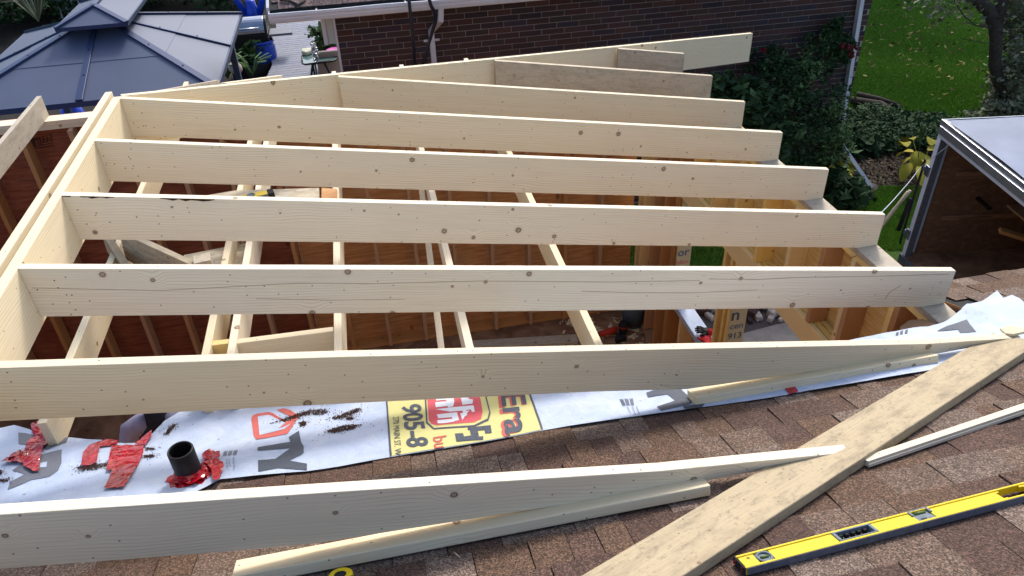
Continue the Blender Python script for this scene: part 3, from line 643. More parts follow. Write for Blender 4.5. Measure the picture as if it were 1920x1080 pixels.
# brown granule smears
for px in ([(505,805),(545,790),(580,778),(612,775),(617,780),(605,785),(575,787),(545,797)], [(563,801),(573,799),(575,805),(566,809)], [(612,816),(645,804),(680,803),(660,813),(630,819)], [(623,791),(650,780),(677,771),(676,777),(650,789),(630,794)],
           [(310,826),(322,812),(333,804),(327,814),(316,826)], [(141,889),(165,886),(178,881),(195,886),(205,881),(205,888),(180,894),(160,894)], [(275,848),(290,849),(292,852),(278,851)], [(272,864),(291,864),(291,868),(275,869)], [(0,897),(8,899),(7,903),(0,904)], [(0,912),(18,911),(18,914),(0,914)], [(651,792),(659,789),(664,792),(655,794)]):
    pu = pxuv(px); cxu = sum(p[0] for p in pu)/len(pu); cyu = sum(p[1] for p in pu)/len(pu); pcs = []
    def inside(x, y):
        c = False
        for i in range(len(pu)):
            (x1,y1),(x2,y2) = pu[i-1], pu[i]
            if (y1 > y) != (y2 > y) and x < (x2-x1)*(y-y1)/(y2-y1)+x1: c = not c
        return c
    ua, ub, wa, wb = min(p[0] for p in pu), max(p[0] for p in pu), min(p[1] for p in pu), max(p[1] for p in pu)
    grs = random.Random(int(px[0][0]))
    for i in range(int(260+ (ub-ua)*(wb-wa)*140000)):
        x, y = grs.uniform(ua,ub), grs.uniform(wa,wb)
        if not inside(x,y) and grs.random() > .03: continue
        if grs.random() < .25: x += grs.gauss(0,.014); y += grs.gauss(0,.012)
        x += grs.gauss(0,.003); y += grs.gauss(0,.003)
        if grs.random() < .04: x += grs.gauss(0,.05); y += grs.gauss(0,.03)
        r0 = grs.uniform(.0012,.0032); h = wf(x,y)+.003; q0 = grs.uniform(0,6)
        pcs.append(([Rw(x+r0*math.cos(q0+j*2.1),y+r0*math.sin(q0+j*2.1),h) for j in range(3)]+[Rw(x,y,h+r0*1.2)],[(0,1,3),(1,2,3),(2,0,3)]))
    v_, f_ = merge(pcs); mk('granule_smear', v_, f_, M['debris'], wr)['kind'] = 'stuff'
# red sheathing tape
tp = empty('red_tape', atR(80,870), 'crumpled clump of red tape at the left end of the wrap', 'tape')
for i, px in enumerate(([(62,812),(75,803),(101,796),(99,806),(92,815),(88,830),(66,828)], [(8,888),(33,868),(48,858),(60,835),(75,828),(118,827),(119,832),(95,842),(86,858),(82,875),(78,898),(66,899),(50,892),(48,886),(38,886)], [(9,889),(35,866),(45,858),(40,875)])):
    drape('tape_strip', pxuv(px), .006+.003*i, M['tape'], tp, crumple=.022, cell=.015, seed=i*3)
t2 = empty('red_tape', atR(220,870), 'red tape patch with a long tail below the lilac grey sleeve', 'tape')
for i, px in enumerate(([(190,843),(200,838),(225,837),(223,845),(209,850),(192,853),(188,866),(186,882),(172,888),(156,887),(160,864),(172,852)], [(213,851),(238,847),(272,846),(272,864),(262,888),(255,900),(238,932),(199,933),(215,898),(203,898),(207,885)], [(255,847),(262,840),(289,821),(287,832),(276,846)])):
    drape('tape_strip', pxuv(px), .006+.003*i, M['tape'], t2, crumple=.008, cell=.015, seed=i*5+1)
tag(drape('red_tape', pxuv([(1460,721),(1481,719),(1497,741),(1480,746)]), .004, M['tape'], None), 'single short strip of red tape on the lower wrap edge, right of the sleeper', 'tape')

# vent pipe through the roof
vp = atR(360,899); pi = empty('vent_pipe', vp, 'short black vent pipe standing open above the wrapped roof', 'pipe'); r_ = .048
lathe('pipe', [(r_,-.08),(r_,.162),(r_-.002,.166),(r_-.007,.166),(r_-.008,.16),(r_-.008,-.08)], vp, M['abs'], pi, 40)
lathe('collar', [(r_+.003,.0),(r_+.003,.035),(r_,.037)], vp, M['abs'], pi, 40)
t3 = empty('red_tape', vp, 'red tape bunched round the foot of the black vent pipe', 'tape')
vs, fs = [], []; n = 48
for j in range(n):
    q = 2*math.pi*j/n
    for i, (rr_, zz) in enumerate(((r_+.001,.034),(r_+.005,.022),(r_+.018,.008),(r_+.036,.003))):
        jt = noise.noise(Vector((math.cos(q)*3, math.sin(q)*3, i)))*.016*(i*.5+.3)
        c = Vector((math.cos(q)*(rr_+jt), math.sin(q)*(rr_+jt), 0)); b = vp+c; uu = uv(b)
        base = Rw(uu[0], uu[1], 0).z + max(0,wf(*uu))*1.05 - vp.z; b.z = vp.z + max(base, 0)*1.0 + zz + (base if base < 0 else 0) + abs(noise.noise(Vector((q*4,i,3))))*.01; vs.append(b)
for j in range(n):
    for i in range(3): a = j*4+i; b = ((j+1)%n)*4+i; fs.append((a,b,b+1,a+1))
mk('tape_collar', vs, fs, M['tape'], t3)
for i, px in enumerate(([(327,908),(340,893),(365,903),(395,885),(392,905),(370,920),(330,922)], [(382,868),(398,862),(416,864),(417,872),(408,880),(385,880)], [(395,874),(422,884),(424,890),(413,915),(404,917),(400,898),(386,882)])):
    drape('tape_strip', pxuv(px), .010+.004*i, M['tape'], t3, crumple=.016, cell=.015, seed=i*7+2)

# ------------------------------------------------------------------ boards and tools on the shingles
va, vb_ = uv(atR(1477,852,.04)), uv(atR(1810,655,.04)); a0, b0 = Vector((*va,0)), Vector((*vb_,0)); dv = (b0-a0).normalized(); nv = Vector((dv.y,-dv.x,0))
if nv.y > 0: nv = -nv
s0, s1 = a0-dv*1.9, a0+dv*((b0-a0).length+.26)
q = [s0, s1, s1+nv*.192, s0+nv*.192]
tag(prism('valley_board', [Rw(p.x,p.y,.007) for p in q], RN*.037, M['valley'], xdir=(Rw(s1.x,s1.y)-Rw(s0.x,s0.y)), zdir=RN, bevel=.004), 'wide scuffed board lying flat and diagonal across the shingles', 'board')
def sleeper(u0, u1, y0, lab, mat='pale'):
    v0 = (y0-1.541)/math.cos(PH)
    q = [(u0,v0),(u1,v0),(u1,v0+.089),(u0,v0+.089)]
    tag(prism('sleeper', [Rw(*p,.010) for p in q], RN*.038, M[mat], xdir=RU, zdir=RN, bevel=.004), lab, 'board', 'flat boards under the tapered rafters')
sleeper(-.60, .905, 1.487, 'flat board under the nearest rafter, its ends showing on both sides')
sleeper(1.135, 2.25, 2.098, 'flat board on the wrap edge under the farther tapered rafter')
a_, b_ = uv(atR(1612,862,.02)), uv(atR(1925,757,.02)); d_ = Vector((b_[0]-a_[0], b_[1]-a_[1], 0)).normalized(); n_ = Vector((-d_.y,d_.x,0))
if n_.y > 0: n_ = -n_
bt = empty('batten', Rw(a_[0],a_[1],.02), 'thin grooved batten on the shingles, right of the wide diagonal board', 'batten')
def onroof(name, o, x0, x1, y0, y1, z0, z1, mat, par, bev=.0015):
    q = [o+d_*x+n_*y for x, y in ((x0,y0),(x1,y0),(x1,y1),(x0,y1))]
    return prism(name, [Rw(p.x,p.y,z0) for p in q], RN*(z1-z0), mat, par, xdir=(Rw(q[1].x,q[1].y)-Rw(q[0].x,q[0].y)), zdir=RN, bevel=bev)
o_ = Vector((*a_,0)); onroof('strip', o_, 0, 1.5, 0, .040, .009, .021, M['bat'], bt); onroof('strip', o_, 0, 1.5, .004, .036, .0215, .031, M['bat'], bt)
# spirit level
a_, b_ = uv(atR(1378,1041,.035)), uv(atR(1920,902,.035)); d_ = Vector((b_[0]-a_[0], b_[1]-a_[1], 0)).normalized(); n_ = Vector((-d_.y,d_.x,0))
if n_.y > 0: n_ = -n_
def spirit_level(o, lab, onr, zb=.009):
    lv = empty('spirit_level', Rw(o.x,o.y,zb), lab, 'spirit level', 'yellow spirit levels')
    L = 1.22; Wd = .058; t = .024; z0, z1 = zb, zb+t
    onroof('rail', o, 0, L, 0, .007, z0, z1, M['lvl_yellow'], lv); onroof('rail', o, 0, L, Wd-.007, Wd, z0, z1, M['lvl_yellow'], lv)
    onroof('edge', o, .004, L, Wd+.0002, Wd+.0016, z0, z1-.002, M['lvl_grey'], lv, 0); onroof('edge', o, .004, L, -.0016, -.0002, z0, z1-.002, M['lvl_grey'], lv, 0)
    holes = [(.155-.03+.0,.155+.03)]; X = [0,.05,.098,.305,.425,.585,.625,.865,.965,L]
    for x0, x1 in ((0,.05),(.098,.305),(.425,.565),(.625,.865),(.965,L)):
        onroof('web', o, x0+(.004 if x0==0 else 0), x1, .0071, Wd-.0071, z0+.003, z1-.0035, M['lvl_yellow'], lv, .001)
    for x0, x1 in ((.05,.098),(.565,.625)): onroof('vial_block', o, x0, x1, .008, Wd-.008, z0+.004, z1-.006, M['grey_plastic'], lv)
    c = o+d_*.074+n_*(Wd/2); P = Rw(c.x,c.y,z1-.006)
    lathe('vial_ring', [(.0235,0),(.0235,.0052),(.018,.0052),(.017,.001)], P, M['grey_plastic'], lv, 32, RN)
    sweep('vial', [P+RN*.002-(RU*d_.x+RV*d_.y)*.012, P+RN*.002+(RU*d_.x+RV*d_.y)*.012], .004, M['vial'], lv)
    c = o+d_*.595+n_*.014; P = Rw(c.x,c.y,z1-.004)
    sweep('vial', [P-(RU*d_.x+RV*d_.y)*.018, P+(RU*d_.x+RV*d_.y)*.018], .0042, M['vial'], lv)
    onroof('vial_surround', o, .560, .630, -.001, .004, z1-.003, z1+.0012, M['grey_plastic'], lv); onroof('vial_surround', o, .560, .568, .004, .024, z1-.004, z1+.0012, M['grey_plastic'], lv); onroof('vial_surround', o, .622, .630, .004, .024, z1-.004, z1+.0012, M['grey_plastic'], lv)
    # hand holds: dark grip ring with finger ridges, and a bare one
    for x0, x1, ring in ((.305,.425,True),(.865,.965,False)):
        mt = M['lvl_grey'] if ring else M['lvl_yellow']
        if ring:
            for b in ((x0-.004,x1+.004,.007,.0125),(x0-.004,x1+.004,Wd-.0125,Wd-.007),(x0-.004,x0+.006,.0125,Wd-.0125),(x1-.006,x1+.004,.0125,Wd-.0125)): onroof('grip', o, b[0], b[1], b[2], b[3], z0+.001, z1+.0008, M['grey_plastic'], lv)
            for i in range(5): onroof('grip_ridge', o, x0+.014+i*.02, x0+.026+i*.02, .0127, .024, z0+.002, z1-.006, M['rubber'], lv, .003)
        else:
            for b in ((x0-.0,x0+.012,.0072,.014),(x0,x0+.012,Wd-.014,Wd-.0072),(x1-.012,x1,.0072,.014),(x1-.012,x1,Wd-.014,Wd-.0072)): onroof('corner_fillet', o, b[0], b[1], b[2], b[3], z0+.003, z1-.0036, mt, lv, 0)
    onroof('end_cap', o, -.006, -.0002, -.001, Wd+.001, z0, z1+.0005, M['rubber'], lv)
    for y in (.012,.046):
        for z in (.007,.017):
            c = o+d_*-.0062+n_*y; lathe('screw', [(0,.0012),(.003,.001),(.003,0)], Rw(c.x,c.y,z0+z), M['redpl'], lv, 10, -(RU*d_.x+RV*d_.y))
    c = o+d_*.030+n_*.018; lathe('hang_hole', [(.0045,.0),(.0045,.0012),(.0028,.0012),(.0028,0)], Rw(c.x,c.y,z1-.0038), M['rubber'], lv, 16, RN)
    for i, (x, y, w_, h_) in enumerate(((.575,.040,.020,.0035),(.575,.033,.022,.0006),(.60,.044,.012,.001))): onroof('printed_mark', o, x, x+w_, y, y+h_, z1-.0033, z1-.0030, M['rubber'], lv, 0)
    return lv
spirit_level(Vector((*a_,0)), 'scratched yellow spirit level lying on the brown shingles at lower right', True)
# the second level lies on the sheet offcut upon the joists
lv2 = empty('spirit_level', atZ(510,357,JT+.02), 'small yellow and grey spirit level lying on the grey sheet offcut', 'spirit level', 'yellow spirit levels')
e1 = atZ(508,353,JT+.05); e0 = atZ(380,380,JT+.05); dl = (e0-e1); dl.z = 0; dl.normalize(); nl = Vector((-dl.y, dl.x, 0)); nl = nl if nl.y < 0 else -nl
def lbox(name, x0, x1, y0, y1, z0, z1, mat):
    b = Vector((e1.x,e1.y,JT+.018)); q = [b+dl*x+nl*y+Vector((0,0,z0)) for x, y in ((x0,y0),(x1,y0),(x1,y1),(x0,y1))]; return prism(name, q, (0,0,z1-z0), M[mat], lv2, bevel=.002)
lbox('web', .03, .8, .0, .058, .0, .028, 'lvl_yellow'); lbox('edge', .03, .8, .0585, .066, 0, .026, 'lvl_grey'); lbox('end_cap', -.01, .029, -.001, .067, 0, .03, 'rubber')
cc = Vector((e1.x,e1.y,JT+.046))+dl*.13+nl*.029; lathe('vial_ring', [(.026,0),(.026,.004),(.018,.004),(.017,.001),(0,.001)], cc, M['grey_plastic'], lv2, 24)
# tape measure at the bottom edge
tc = atR(638,1070,.05); tm = empty('tape_measure', atR(640,1074,0), 'yellow and black tape measure cut off by the bottom picture edge', 'tape measure')
n = 18; pr = [(math.cos(2*math.pi*i/n), math.sin(2*math.pi*i/n)) for i in range(n)]
prism('case', [Rw(uv(tc)[0]+.036*c, uv(tc)[1]-.012+.034*s_, .012) for c, s_ in pr], RN*.036, M['lvl_yellow'], tm, bevel=.006)
prism('label', [Rw(uv(tc)[0]+.018*c, uv(tc)[1]-.016+.016*s_, .0482) for c, s_ in pr], RN*.001, M['rubber'], tm, bevel=0)
prism('grip', [Rw(uv(tc)[0]+x, uv(tc)[1]+y, .009) for x, y in ((-.04,-.05),(.04,-.05),(.04,-.028),(-.04,-.028))], RN*.040, M['rubber'], tm, bevel=.006)
# slivers of split wood
for (x, y, dx, dy, lab) in ((1565,891,14,4,'tiny wood sliver on the shingles beside the wide diagonal board'),(850,1035,14,12,'small split wood chip on the shingles below the nearest rafter')):
    p, q2 = atR(x,y,.012), atR(x+dx,y+dy,.012)
    tag(prism('wood_sliver', [p, p.lerp(q2,.5)+RV*.004, q2, p.lerp(q2,.5)-RV*.003], RN*.003, M['sliver'], bevel=0), lab, 'wood chip')
sp = [atR(*c,.05) for c in ((1874,619),(1893,615),(1915,617),(1925,625),(1900,631),(1885,629))]
tag(prism('wood_sliver', sp, RN*.012, M['sliver'], bevel=.002), 'flat pale offcut on the wrap beside the right tip of the tapered rafter', 'wood chip')
lp = [atP(x,y,Vector((0,2.85,3.05)),RN) for x,y in ((1683,640),(1688,612),(1705,600),(1730,598),(1770,612),(1800,640))]
tag(prism('plastic_sheet', lp, Vector((0,0,-.02)), M['card'], bevel=.003), 'rounded brown plastic sheet between the right plate and the wrap', 'plastic sheet')
flat('roof_offcut', [(1785,560),(1800,556),(1850,590),(1835,600)], 3.05, .03, M['rubber'], 'dark felt flap at the cut roof corner beyond the long rafter tip', 'felt')

# ------------------------------------------------------------------ inside the addition
def on_floor(x, y): return atZ(x,y,FL)
bk = on_floor(1185,606); be = empty('bucket', bk, 'blue grey bucket on the floor in the far right corner', 'bucket')
lathe('body', [(0,0),(.12,0),(.145,.36),(.135,.36),(.115,.02),(0,.02)], bk, M['bucket'], be, 32); lathe('rim', [(.146,.335),(.156,.34),(.156,.362),(.136,.366),(.136,.34)], bk, M['bucket'], be, 32)
sweep('handle', [bk+Vector((.155*math.cos(t),-.03-.10*math.sin(t),.34-.05*math.sin(t))) for t in [i*math.pi/10 for i in range(11)]], .004, M['steel'], be)
dr = on_floor(1148,632); de = empty('power_tool', dr, 'red and black power tool on the floor, left of the bucket', 'power tool')
sweep('body', [dr+Vector((-.16,0,.07)), dr+Vector((-.05,.01,.08)), dr+Vector((.05,.02,.08))], [.03,.042,.045], M['tool_red'], de); sweep('handle', [dr+Vector((.03,.02,.07)), dr+Vector((.06,-.09,.05))], .022, M['rubber'], de)
prism('battery', [dr+Vector(p) for p in ((.0,-.14,.01),(.13,-.12,.01),(.12,-.06,.01),(.0,-.08,.01))], (0,0,.06), M['rubber'], de, bevel=.006); sweep('chuck', [dr+Vector((-.16,0,.07)), dr+Vector((-.22,-.01,.065))], [.022,.014], M['darkmetal'], de)
c2_ = on_floor(1168,626); ce = empty('power_tool', c2_, 'dark cordless tool upright on the floor beside the red one', 'power tool')
lathe('body', [(0,.16),(.05,.155),(.06,.12),(.045,.02),(.04,0)], c2_, M['rubber'], ce, 16); lathe('collar', [(.061,.11),(.064,.115),(.061,.13)], c2_, M['tool_red'], ce, 16)
tag(prism('cardboard', [on_floor(1208,612), on_floor(1226,606), on_floor(1231,640), on_floor(1212,650)], (0,0,.03), M['card'], bevel=.002), 'loose cardboard piece on the floor at the foot of the right wall', 'cardboard')
tag(board('loose_board', on_floor(880,651)+Vector((0,0,.04)), on_floor(1082,640)+Vector((0,0,.05)), .038, .14, M['dirtywood']), 'dusty board lying on the floor along the far wall', 'board')
v_, f_ = [], []
rs = random.Random(3); pcs = []
for i in range(140):
    x, y = rs.uniform(1050,1240), rs.uniform(596,650); p = on_floor(x,y)+Vector((0,0,.003)); 
    if p.x > 2.68 or p.y > 6.9: continue
    a = rs.uniform(0,6.3); d1 = Vector((math.cos(a),math.sin(a),0))*rs.uniform(.01,.06); d2 = Vector((-d1.y,d1.x,0))*rs.uniform(.2,.7)
    pcs.append(([p-d1-d2,p+d1-d2*.6,p+d1*.7+d2,p-d1+d2*.8+Vector((0,0,.006))],[(0,1,2,3)]))
v_, f_ = merge(pcs); o = mk('sawdust_chips', v_, f_, M['sliver']); tag(o, 'pale chips and sawdust scattered over the floor in the far right corner', 'sawdust', kind='stuff')
# gloves on the window sill
gl = atX(1318,628,2.74)
def glove(base, yaw, mat, lab):
    e = empty('work_glove', base, lab, 'glove', 'work gloves on the window sill'); Mz = Matrix.Translation(base) @ Matrix.Rotation(yaw,4,'Z')
    T = lambda x,y,z: Mz @ Vector((x,y,z))
    lathe('palm', [(.0,-.02),(.03,-.018),(.045,-.004),(.046,.01),(.03,.026),(0,.03)], T(0,0,.022), M[mat], e, 16, (0,0,1))
    sweep('cuff', [T(-.10,0,.022),T(-.06,0,.022),T(-.02,0,.024)], [.040,.034,.036], M['glove_red'], e)
    for i, (y, L_, a) in enumerate(((-.030,.070,-.25),(-.010,.082,-.08),(.011,.078,.08),(.030,.062,.25))):
        sweep('finger', [T(.02,y,.024),T(.02+L_*.5,y+a*L_*.5,.034),T(.02+L_,y+a*L_,.024)], [.013,.012,.008], M[mat], e)
    sweep('thumb', [T(-.01,.03,.024),T(.015,.062,.03),T(.04,.075,.024)], [.014,.012,.008], M[mat], e)
glove(Vector((2.765,5.10,SILL+.01)), R(75), 'glove_red', 'red knit work glove crumpled on the white wrapped window sill')
glove(Vector((2.80,5.20,SILL+.035)), R(150), 'glove_black', 'black palmed glove lying behind the red one on the sill')

# person working under the near end of the frame
def person():
    B = Vector((-1.90, 4.58, FL)); e = empty('person', B, 'person in a dark vest over lilac grey sleeves, seen below the long tapered rafter', 'person')
    J = {'pelvis':(0,0,.95,.135),'waist':(0,.0,1.10,.125),'chest':(0,.02,1.28,.145),'upper':(0,.03,1.40,.13),'neck':(0,.05,1.50,.058),'head0':(0,.07,1.57,.075),'head1':(0,.09,1.66,.098),'head2':(0,.085,1.74,.085),
         'shl':(-.19,.02,1.41,.068),'ell':(-.30,-.10,1.16,.050),'wrl':(-.34,.02,.95,.036),'shr':(.19,.02,1.41,.068),'elr':(.27,.10,1.14,.050),'wrr':(.18,.33,1.12,.036),
         'hpl':(-.10,0,.88,.10),'knl':(-.12,.03,.48,.066),'anl':(-.12,-.03,.09,.046),'tol':(-.13,.13,.04,.036),'hpr':(.10,0,.88,.10),'knr':(.13,.06,.48,.066),'anr':(.13,.0,.09,.046),'tor':(.14,.16,.04,.036)}
    E_ = [('pelvis','waist'),('waist','chest'),('chest','upper'),('upper','neck'),('neck','head0'),('head0','head1'),('head1','head2'),('upper','shl'),('shl','ell'),('ell','wrl'),('upper','shr'),('shr','elr'),('elr','wrr'),
          ('pelvis','hpl'),('hpl','knl'),('knl','anl'),('anl','tol'),('pelvis','hpr'),('hpr','knr'),('knr','anr'),('anr','tor')]
    def skin(name, keys, edges, mat, grow=0, rmul=1.0):
        me = bpy.data.meshes.new(name); ks = list(keys); me.from_pydata([J[k][:3] for k in ks], [(ks.index(a),ks.index(b)) for a,b in edges], []); me.materials.append(mat)
        o = bpy.data.objects.new(name, me); put(o, Matrix.Translation(B), e)
        m1 = o.modifiers.new('skin','SKIN'); 
        for i, k in enumerate(ks): me.skin_vertices[0].data[i].radius = ((J[k][3]*(.7 if name == 'body' and k[:2] not in ('ne','he','wr') else 1)+grow)*rmul,)*2; me.skin_vertices[0].data[i].use_root = (i == 0)
        m2 = o.modifiers.new('sub','SUBSURF'); m2.levels = 2; m2.render_levels = 2; me.shade_smooth(); return o
    skin('body', J.keys(), E_, M['skin'])
    skin('vest', ['waist','pelvis','chest','upper','shl','shr'], [('pelvis','waist'),('waist','chest'),('chest','upper'),('upper','shl'),('upper','shr')], M['navy'], .045)
    for sx, el, wr in ((-1,J['ell'],J['wrl']),(1,J['elr'],J['wrr'])):
        e_, w__ = Vector(el[:3]), Vector(wr[:3]); a_ = Vector((sx*.07,.03,1.44)); b_ = Vector((sx*.20,.02,1.41))
        sweep('sleeve', [B+q for q in (a_, (a_+b_)/2+Vector((0,0,.012)), b_, b_.lerp(e_,.35), b_.lerp(e_,.75), e_, e_.lerp(w__,.4), e_.lerp(w__,.9))], [.085,.092,.088,.078,.072,.066,.058,.048], M['denim'], e, n=16)
    sweep('collar', [B+Vector((0,.03,1.40)), B+Vector((0,.045,1.50)), B+Vector((0,.06,1.575))], [.13,.088,.078], M['navy'], e, n=16)
    skin('trousers', ['pelvis','hpl','knl','anl','hpr','knr','anr'], [('pelvis','hpl'),('hpl','knl'),('knl','anl'),('pelvis','hpr'),('hpr','knr'),('knr','anr')], M['jeans'], .016)
    for s_ in 'lr': skin('boot', ['an'+s_,'to'+s_], [('an'+s_,'to'+s_)], M['rubber'], .014)
    for sx, wr, dr_ in ((-1,Vector(J['wrl'][:3]),Vector((-.02,.10,-.12))),(1,Vector(J['wrr'][:3]),Vector((-.06,.16,-.02)))):
        d = dr_.normalized(); sd_ = d.cross(Vector((0,0,1))).normalized(); upv = sd_.cross(d)
        Bw = B+wr
        sweep('palm', [Bw-d*.02, Bw+d*.03, Bw+d*.09], [.028,.038,.036], M['skin'], e, flat=None)
        for i, L_ in enumerate((.062,.075,.070,.055)):
            b0_ = Bw+d*.085+sd_*((i-1.5)*.019); sweep('finger', [b0_, b0_+d*L_*.5-upv*.012, b0_+d*L_*.85-upv*.035], [.010,.009,.007], M['skin'], e)
        t0 = Bw+d*.03+sd_*.03*sx; sweep('thumb', [t0, t0+sd_*.03*sx+d*.02, t0+sd_*.035*sx+d*.05], [.012,.011,.008], M['skin'], e)
    hc = B+Vector((0,.09,1.66))
    lathe('hair', [(.108,.0),(.112,.05),(.09,.10),(.05,.125),(0,.13)], hc-Vector((0,.012,.0)), M['hair'], e, 20)
    sweep('nose', [hc+Vector((0,.10,.01)), hc+Vector((0,.125,-.02))], [.010,.015], M['skin'], e)
    for s_ in (-1,1): lathe('ear', [(0,.01),(.022,.006),(.024,0)], hc+Vector((.10*s_,0,-.01)), M['skin'], e, 12, (s_,0,0)); lathe('eye', [(0,.006),(.010,.003),(.012,0)], hc+Vector((.034*s_,.098,.02)), M['darkmetal'], e, 12, (0,1,0))
    sweep('mouth', [hc+Vector((-.022,.098,-.05)), hc+Vector((.022,.098,-.05))], .005, M['ink_rose'], e)
person()

# ------------------------------------------------------------------ rubble outside the door
rs = random.Random(8)
for i, (x, y, sc) in enumerate(((1412,588,1.1),(1432,577,1.0),(1452,590,1.0),(1475,582,.9),(1466,602,.5),(1445,600,.6),(1318,588,.8),(1335,580,.9),(1330,597,.6),(1405,603,.5),(1492,574,1),(1420,596,.7))):
    p = atZ(x,y,.012); a = rs.uniform(0,3); ca, sa = math.cos(a), math.sin(a)
    bm = bmesh.new(); bmesh.ops.create_icosphere(bm, subdivisions=2, radius=.5)
    for q in bm.verts:
        c = q.co; c = Vector((max(-.33,min(.33,c.x)), max(-.33,min(.33,c.y)), max(-.33,min(.33,c.z)))); c *= 1+noise.noise(c*3+Vector((i,0,0)))*.25; q.co = Vector((c.x*.30*sc, c.y*.17*sc, c.z*.15*sc+.05*sc))
    me = bpy.data.meshes.new('rubble_block'); bm.to_mesh(me); bm.free(); me.materials.append(M['ochre'] if i%3 else M['brick'])
    o = bpy.data.objects.new('rubble_block', me); put(o, Matrix.Translation(p) @ Matrix.Rotation(a,4,'Z'))
    tag(o, ('pale' if i%3 else 'dark brown')+' masonry lump on the dark gravel, '+['largest, left in the door view','at the top of the pile','in the middle of the pile','dark side up, right of the pile','small, near the slab edge','small, in front of the pile','behind the red glove','dark, above the glove','small, right of the glove','small dark piece at the left','at the right end of the pile','dark, between two pale lumps'][i], 'rubble', 'rubble outside the openings')

# ------------------------------------------------------------------ neighbouring brick house
BY = 9.6; BX0, BX1, BT = -.27, 6.93, 3.32
bh = empty('brick_house', (3.3,BY,0), 'dark brown brick house with a white gutter behind the new roof frame', 'house')
box('wall', BX0, BX1, BY, 13.5, 0, BT, M['mortar'], bh)
CH, BL, J_ = .0728, .295, .009
bricks = []
for r in range(int(BT/CH)):
    z = BT-.004-(r+1)*CH; x = BX0+((r*7)%3)*BL/3-(BL if r%3 else 0)
    while x < BX1:
        x0, x1 = max(x,BX0+.001), min(x+BL-J_, BX1+.006)
        if x1-x0 > .03: bricks.append((x0,x1,z,z+CH-J_))
        x += BL
def hip_px(x): return 178+(x-222)*(62-178)/(1413-222)
def bkey(b):
    x, y, d = proj(((b[0]+b[1])/2, BY, (b[2]+b[3])/2)); ok = -20 < x < 1940 and y > -10 and (y < hip_px(x)+8 or x > 1330)
    return (0 if ok else 1, d)
bricks.sort(key=bkey); bm_cache = {}
for b in bricks[:298]:
    L_ = round(b[1]-b[0],3)
    if L_ not in bm_cache:
        me = bpy.data.meshes.new('brick'); me.from_pydata(boxv(0,L_,-.006,.03,0,CH-J_), [], BOXF); me.materials.append(M['brick']); bm_cache[L_] = me
    o = bpy.data.objects.new('brick', bm_cache[L_]); put(o, Matrix.Translation((b[0],BY-random.uniform(0,.003),b[2])), bh)
mp = [(boxv(b[0],b[1],BY-.006,BY+.02,b[2],b[3]), BOXF) for b in bricks[298:]]
for r in range(int(BT/CH)):       # right gable end
    z = BT-.004-(r+1)*CH; y = BY+(r%2)*BL/2+.002
    while y < 13.4: mp.append((boxv(BX1-.02,BX1+.006,y,min(y+BL-J_,13.5),z,z+CH-J_), BOXF)); y += BL
v_, f_ = merge(mp); o = mk('brick_field', v_, f_, M['brick'], bh); o['kind'] = 'stuff'
at_ = o.data.attributes.new('shade','FLOAT','FACE'); at_.data.foreach_set('value', np.repeat(rng.random(len(mp)), 6))
# eaves: trough gutter, fascia, soffit, roof
GY0, GY1, GT = 9.04, 9.17, 3.345; EX0, EX1 = -.955, 7.45
gu = empty('gutter', (3,GY0,3.2), 'long white gutter with a dented lip along the brick house eave', 'gutter')
n = 60; vs, fs = [], []
for i in range(n+1):
    x = EX0+(EX1-EX0)*i/n; wv_ = noise.noise(Vector((x*1.7,0,0)))*.006
    for y, z in ((GY0-.010,GT-.012+wv_),(GY0-.010,GT+wv_),(GY0+.012+wv_,GT+wv_),(GY0+.014+wv_,GT-.02+wv_),(GY0+.01,GT-.055),(GY0+.04,GT-.075),(GY1-.004,GT-.075),(GY1-.004,GT+.02)): vs.append((x,y,z))
for i in range(n):
    for j in range(7): a = i*8+j; fs.append((a,a+1,a+9,a+8))
mk('trough', vs, fs, M['gutter_in'], gu)
vs, fs = [], []
for i in range(n+1):
    x = EX0+(EX1-EX0)*i/n; wv_ = noise.noise(Vector((x*1.7,0,0)))*.006
    for y, z in ((GY0-.004,GT+.003+wv_),(GY0-.016+wv_,GT+.001+wv_),(GY0-.018,GT-.03),(GY0-.006,GT-.05),(GY0-.004,GT-.07),(GY0+.012,GT-.105),(GY1,GT-.107)): vs.append((x,y,z))
for i in range(n):
    for j in range(6): a = i*7+j; fs.append((a,a+7,a+8,a+1))
mk('front_lip', vs, fs, M['white_metal'], gu)
box('end_cap', EX0-.008, EX0, GY0-.016, GY1, GT-.105, GT+.006, M['white_metal'], gu)
for x in (-.45,.55,1.6,2.7): box('hanger', x, x+.02, GY0, GY1, GT-.004, GT+.0, M['alu_trim'], gu)
box('soffit', EX0, EX1, GY1+.004, BY-.001, BT-.03, BT-.015, M['white_metal'], bh); box('fascia', EX0, EX1, GY1+.001, GY1+.02, BT-.12, GT+.01, M['white_metal'], bh)
RS = .33; rz = lambda y: GT+.03+(y-GY1)*RS
prism('roof', [(EX0,GY1-.02,rz(GY1-.02)-.012),(EX1,GY1-.02,rz(GY1-.02)-.012),(EX1,13.6,rz(13.6)-.012),(EX0,13.6,rz(13.6)-.012)], (0,0,-.05), M['rubber'], bh, bevel=0)
prism('rake_board', [(EX0-.03,GY1-.02,rz(GY1)-.14),(EX0-.03,13.6,rz(13.6)-.14),(EX0-.03,13.6,rz(13.6)+.012),(EX0-.03,GY1-.02,rz(GY1)+.012)], (.028,0,0), M['white_metal'], bh)
rs = random.Random(2); cache = {}; mp = []; ang = math.atan(RS)
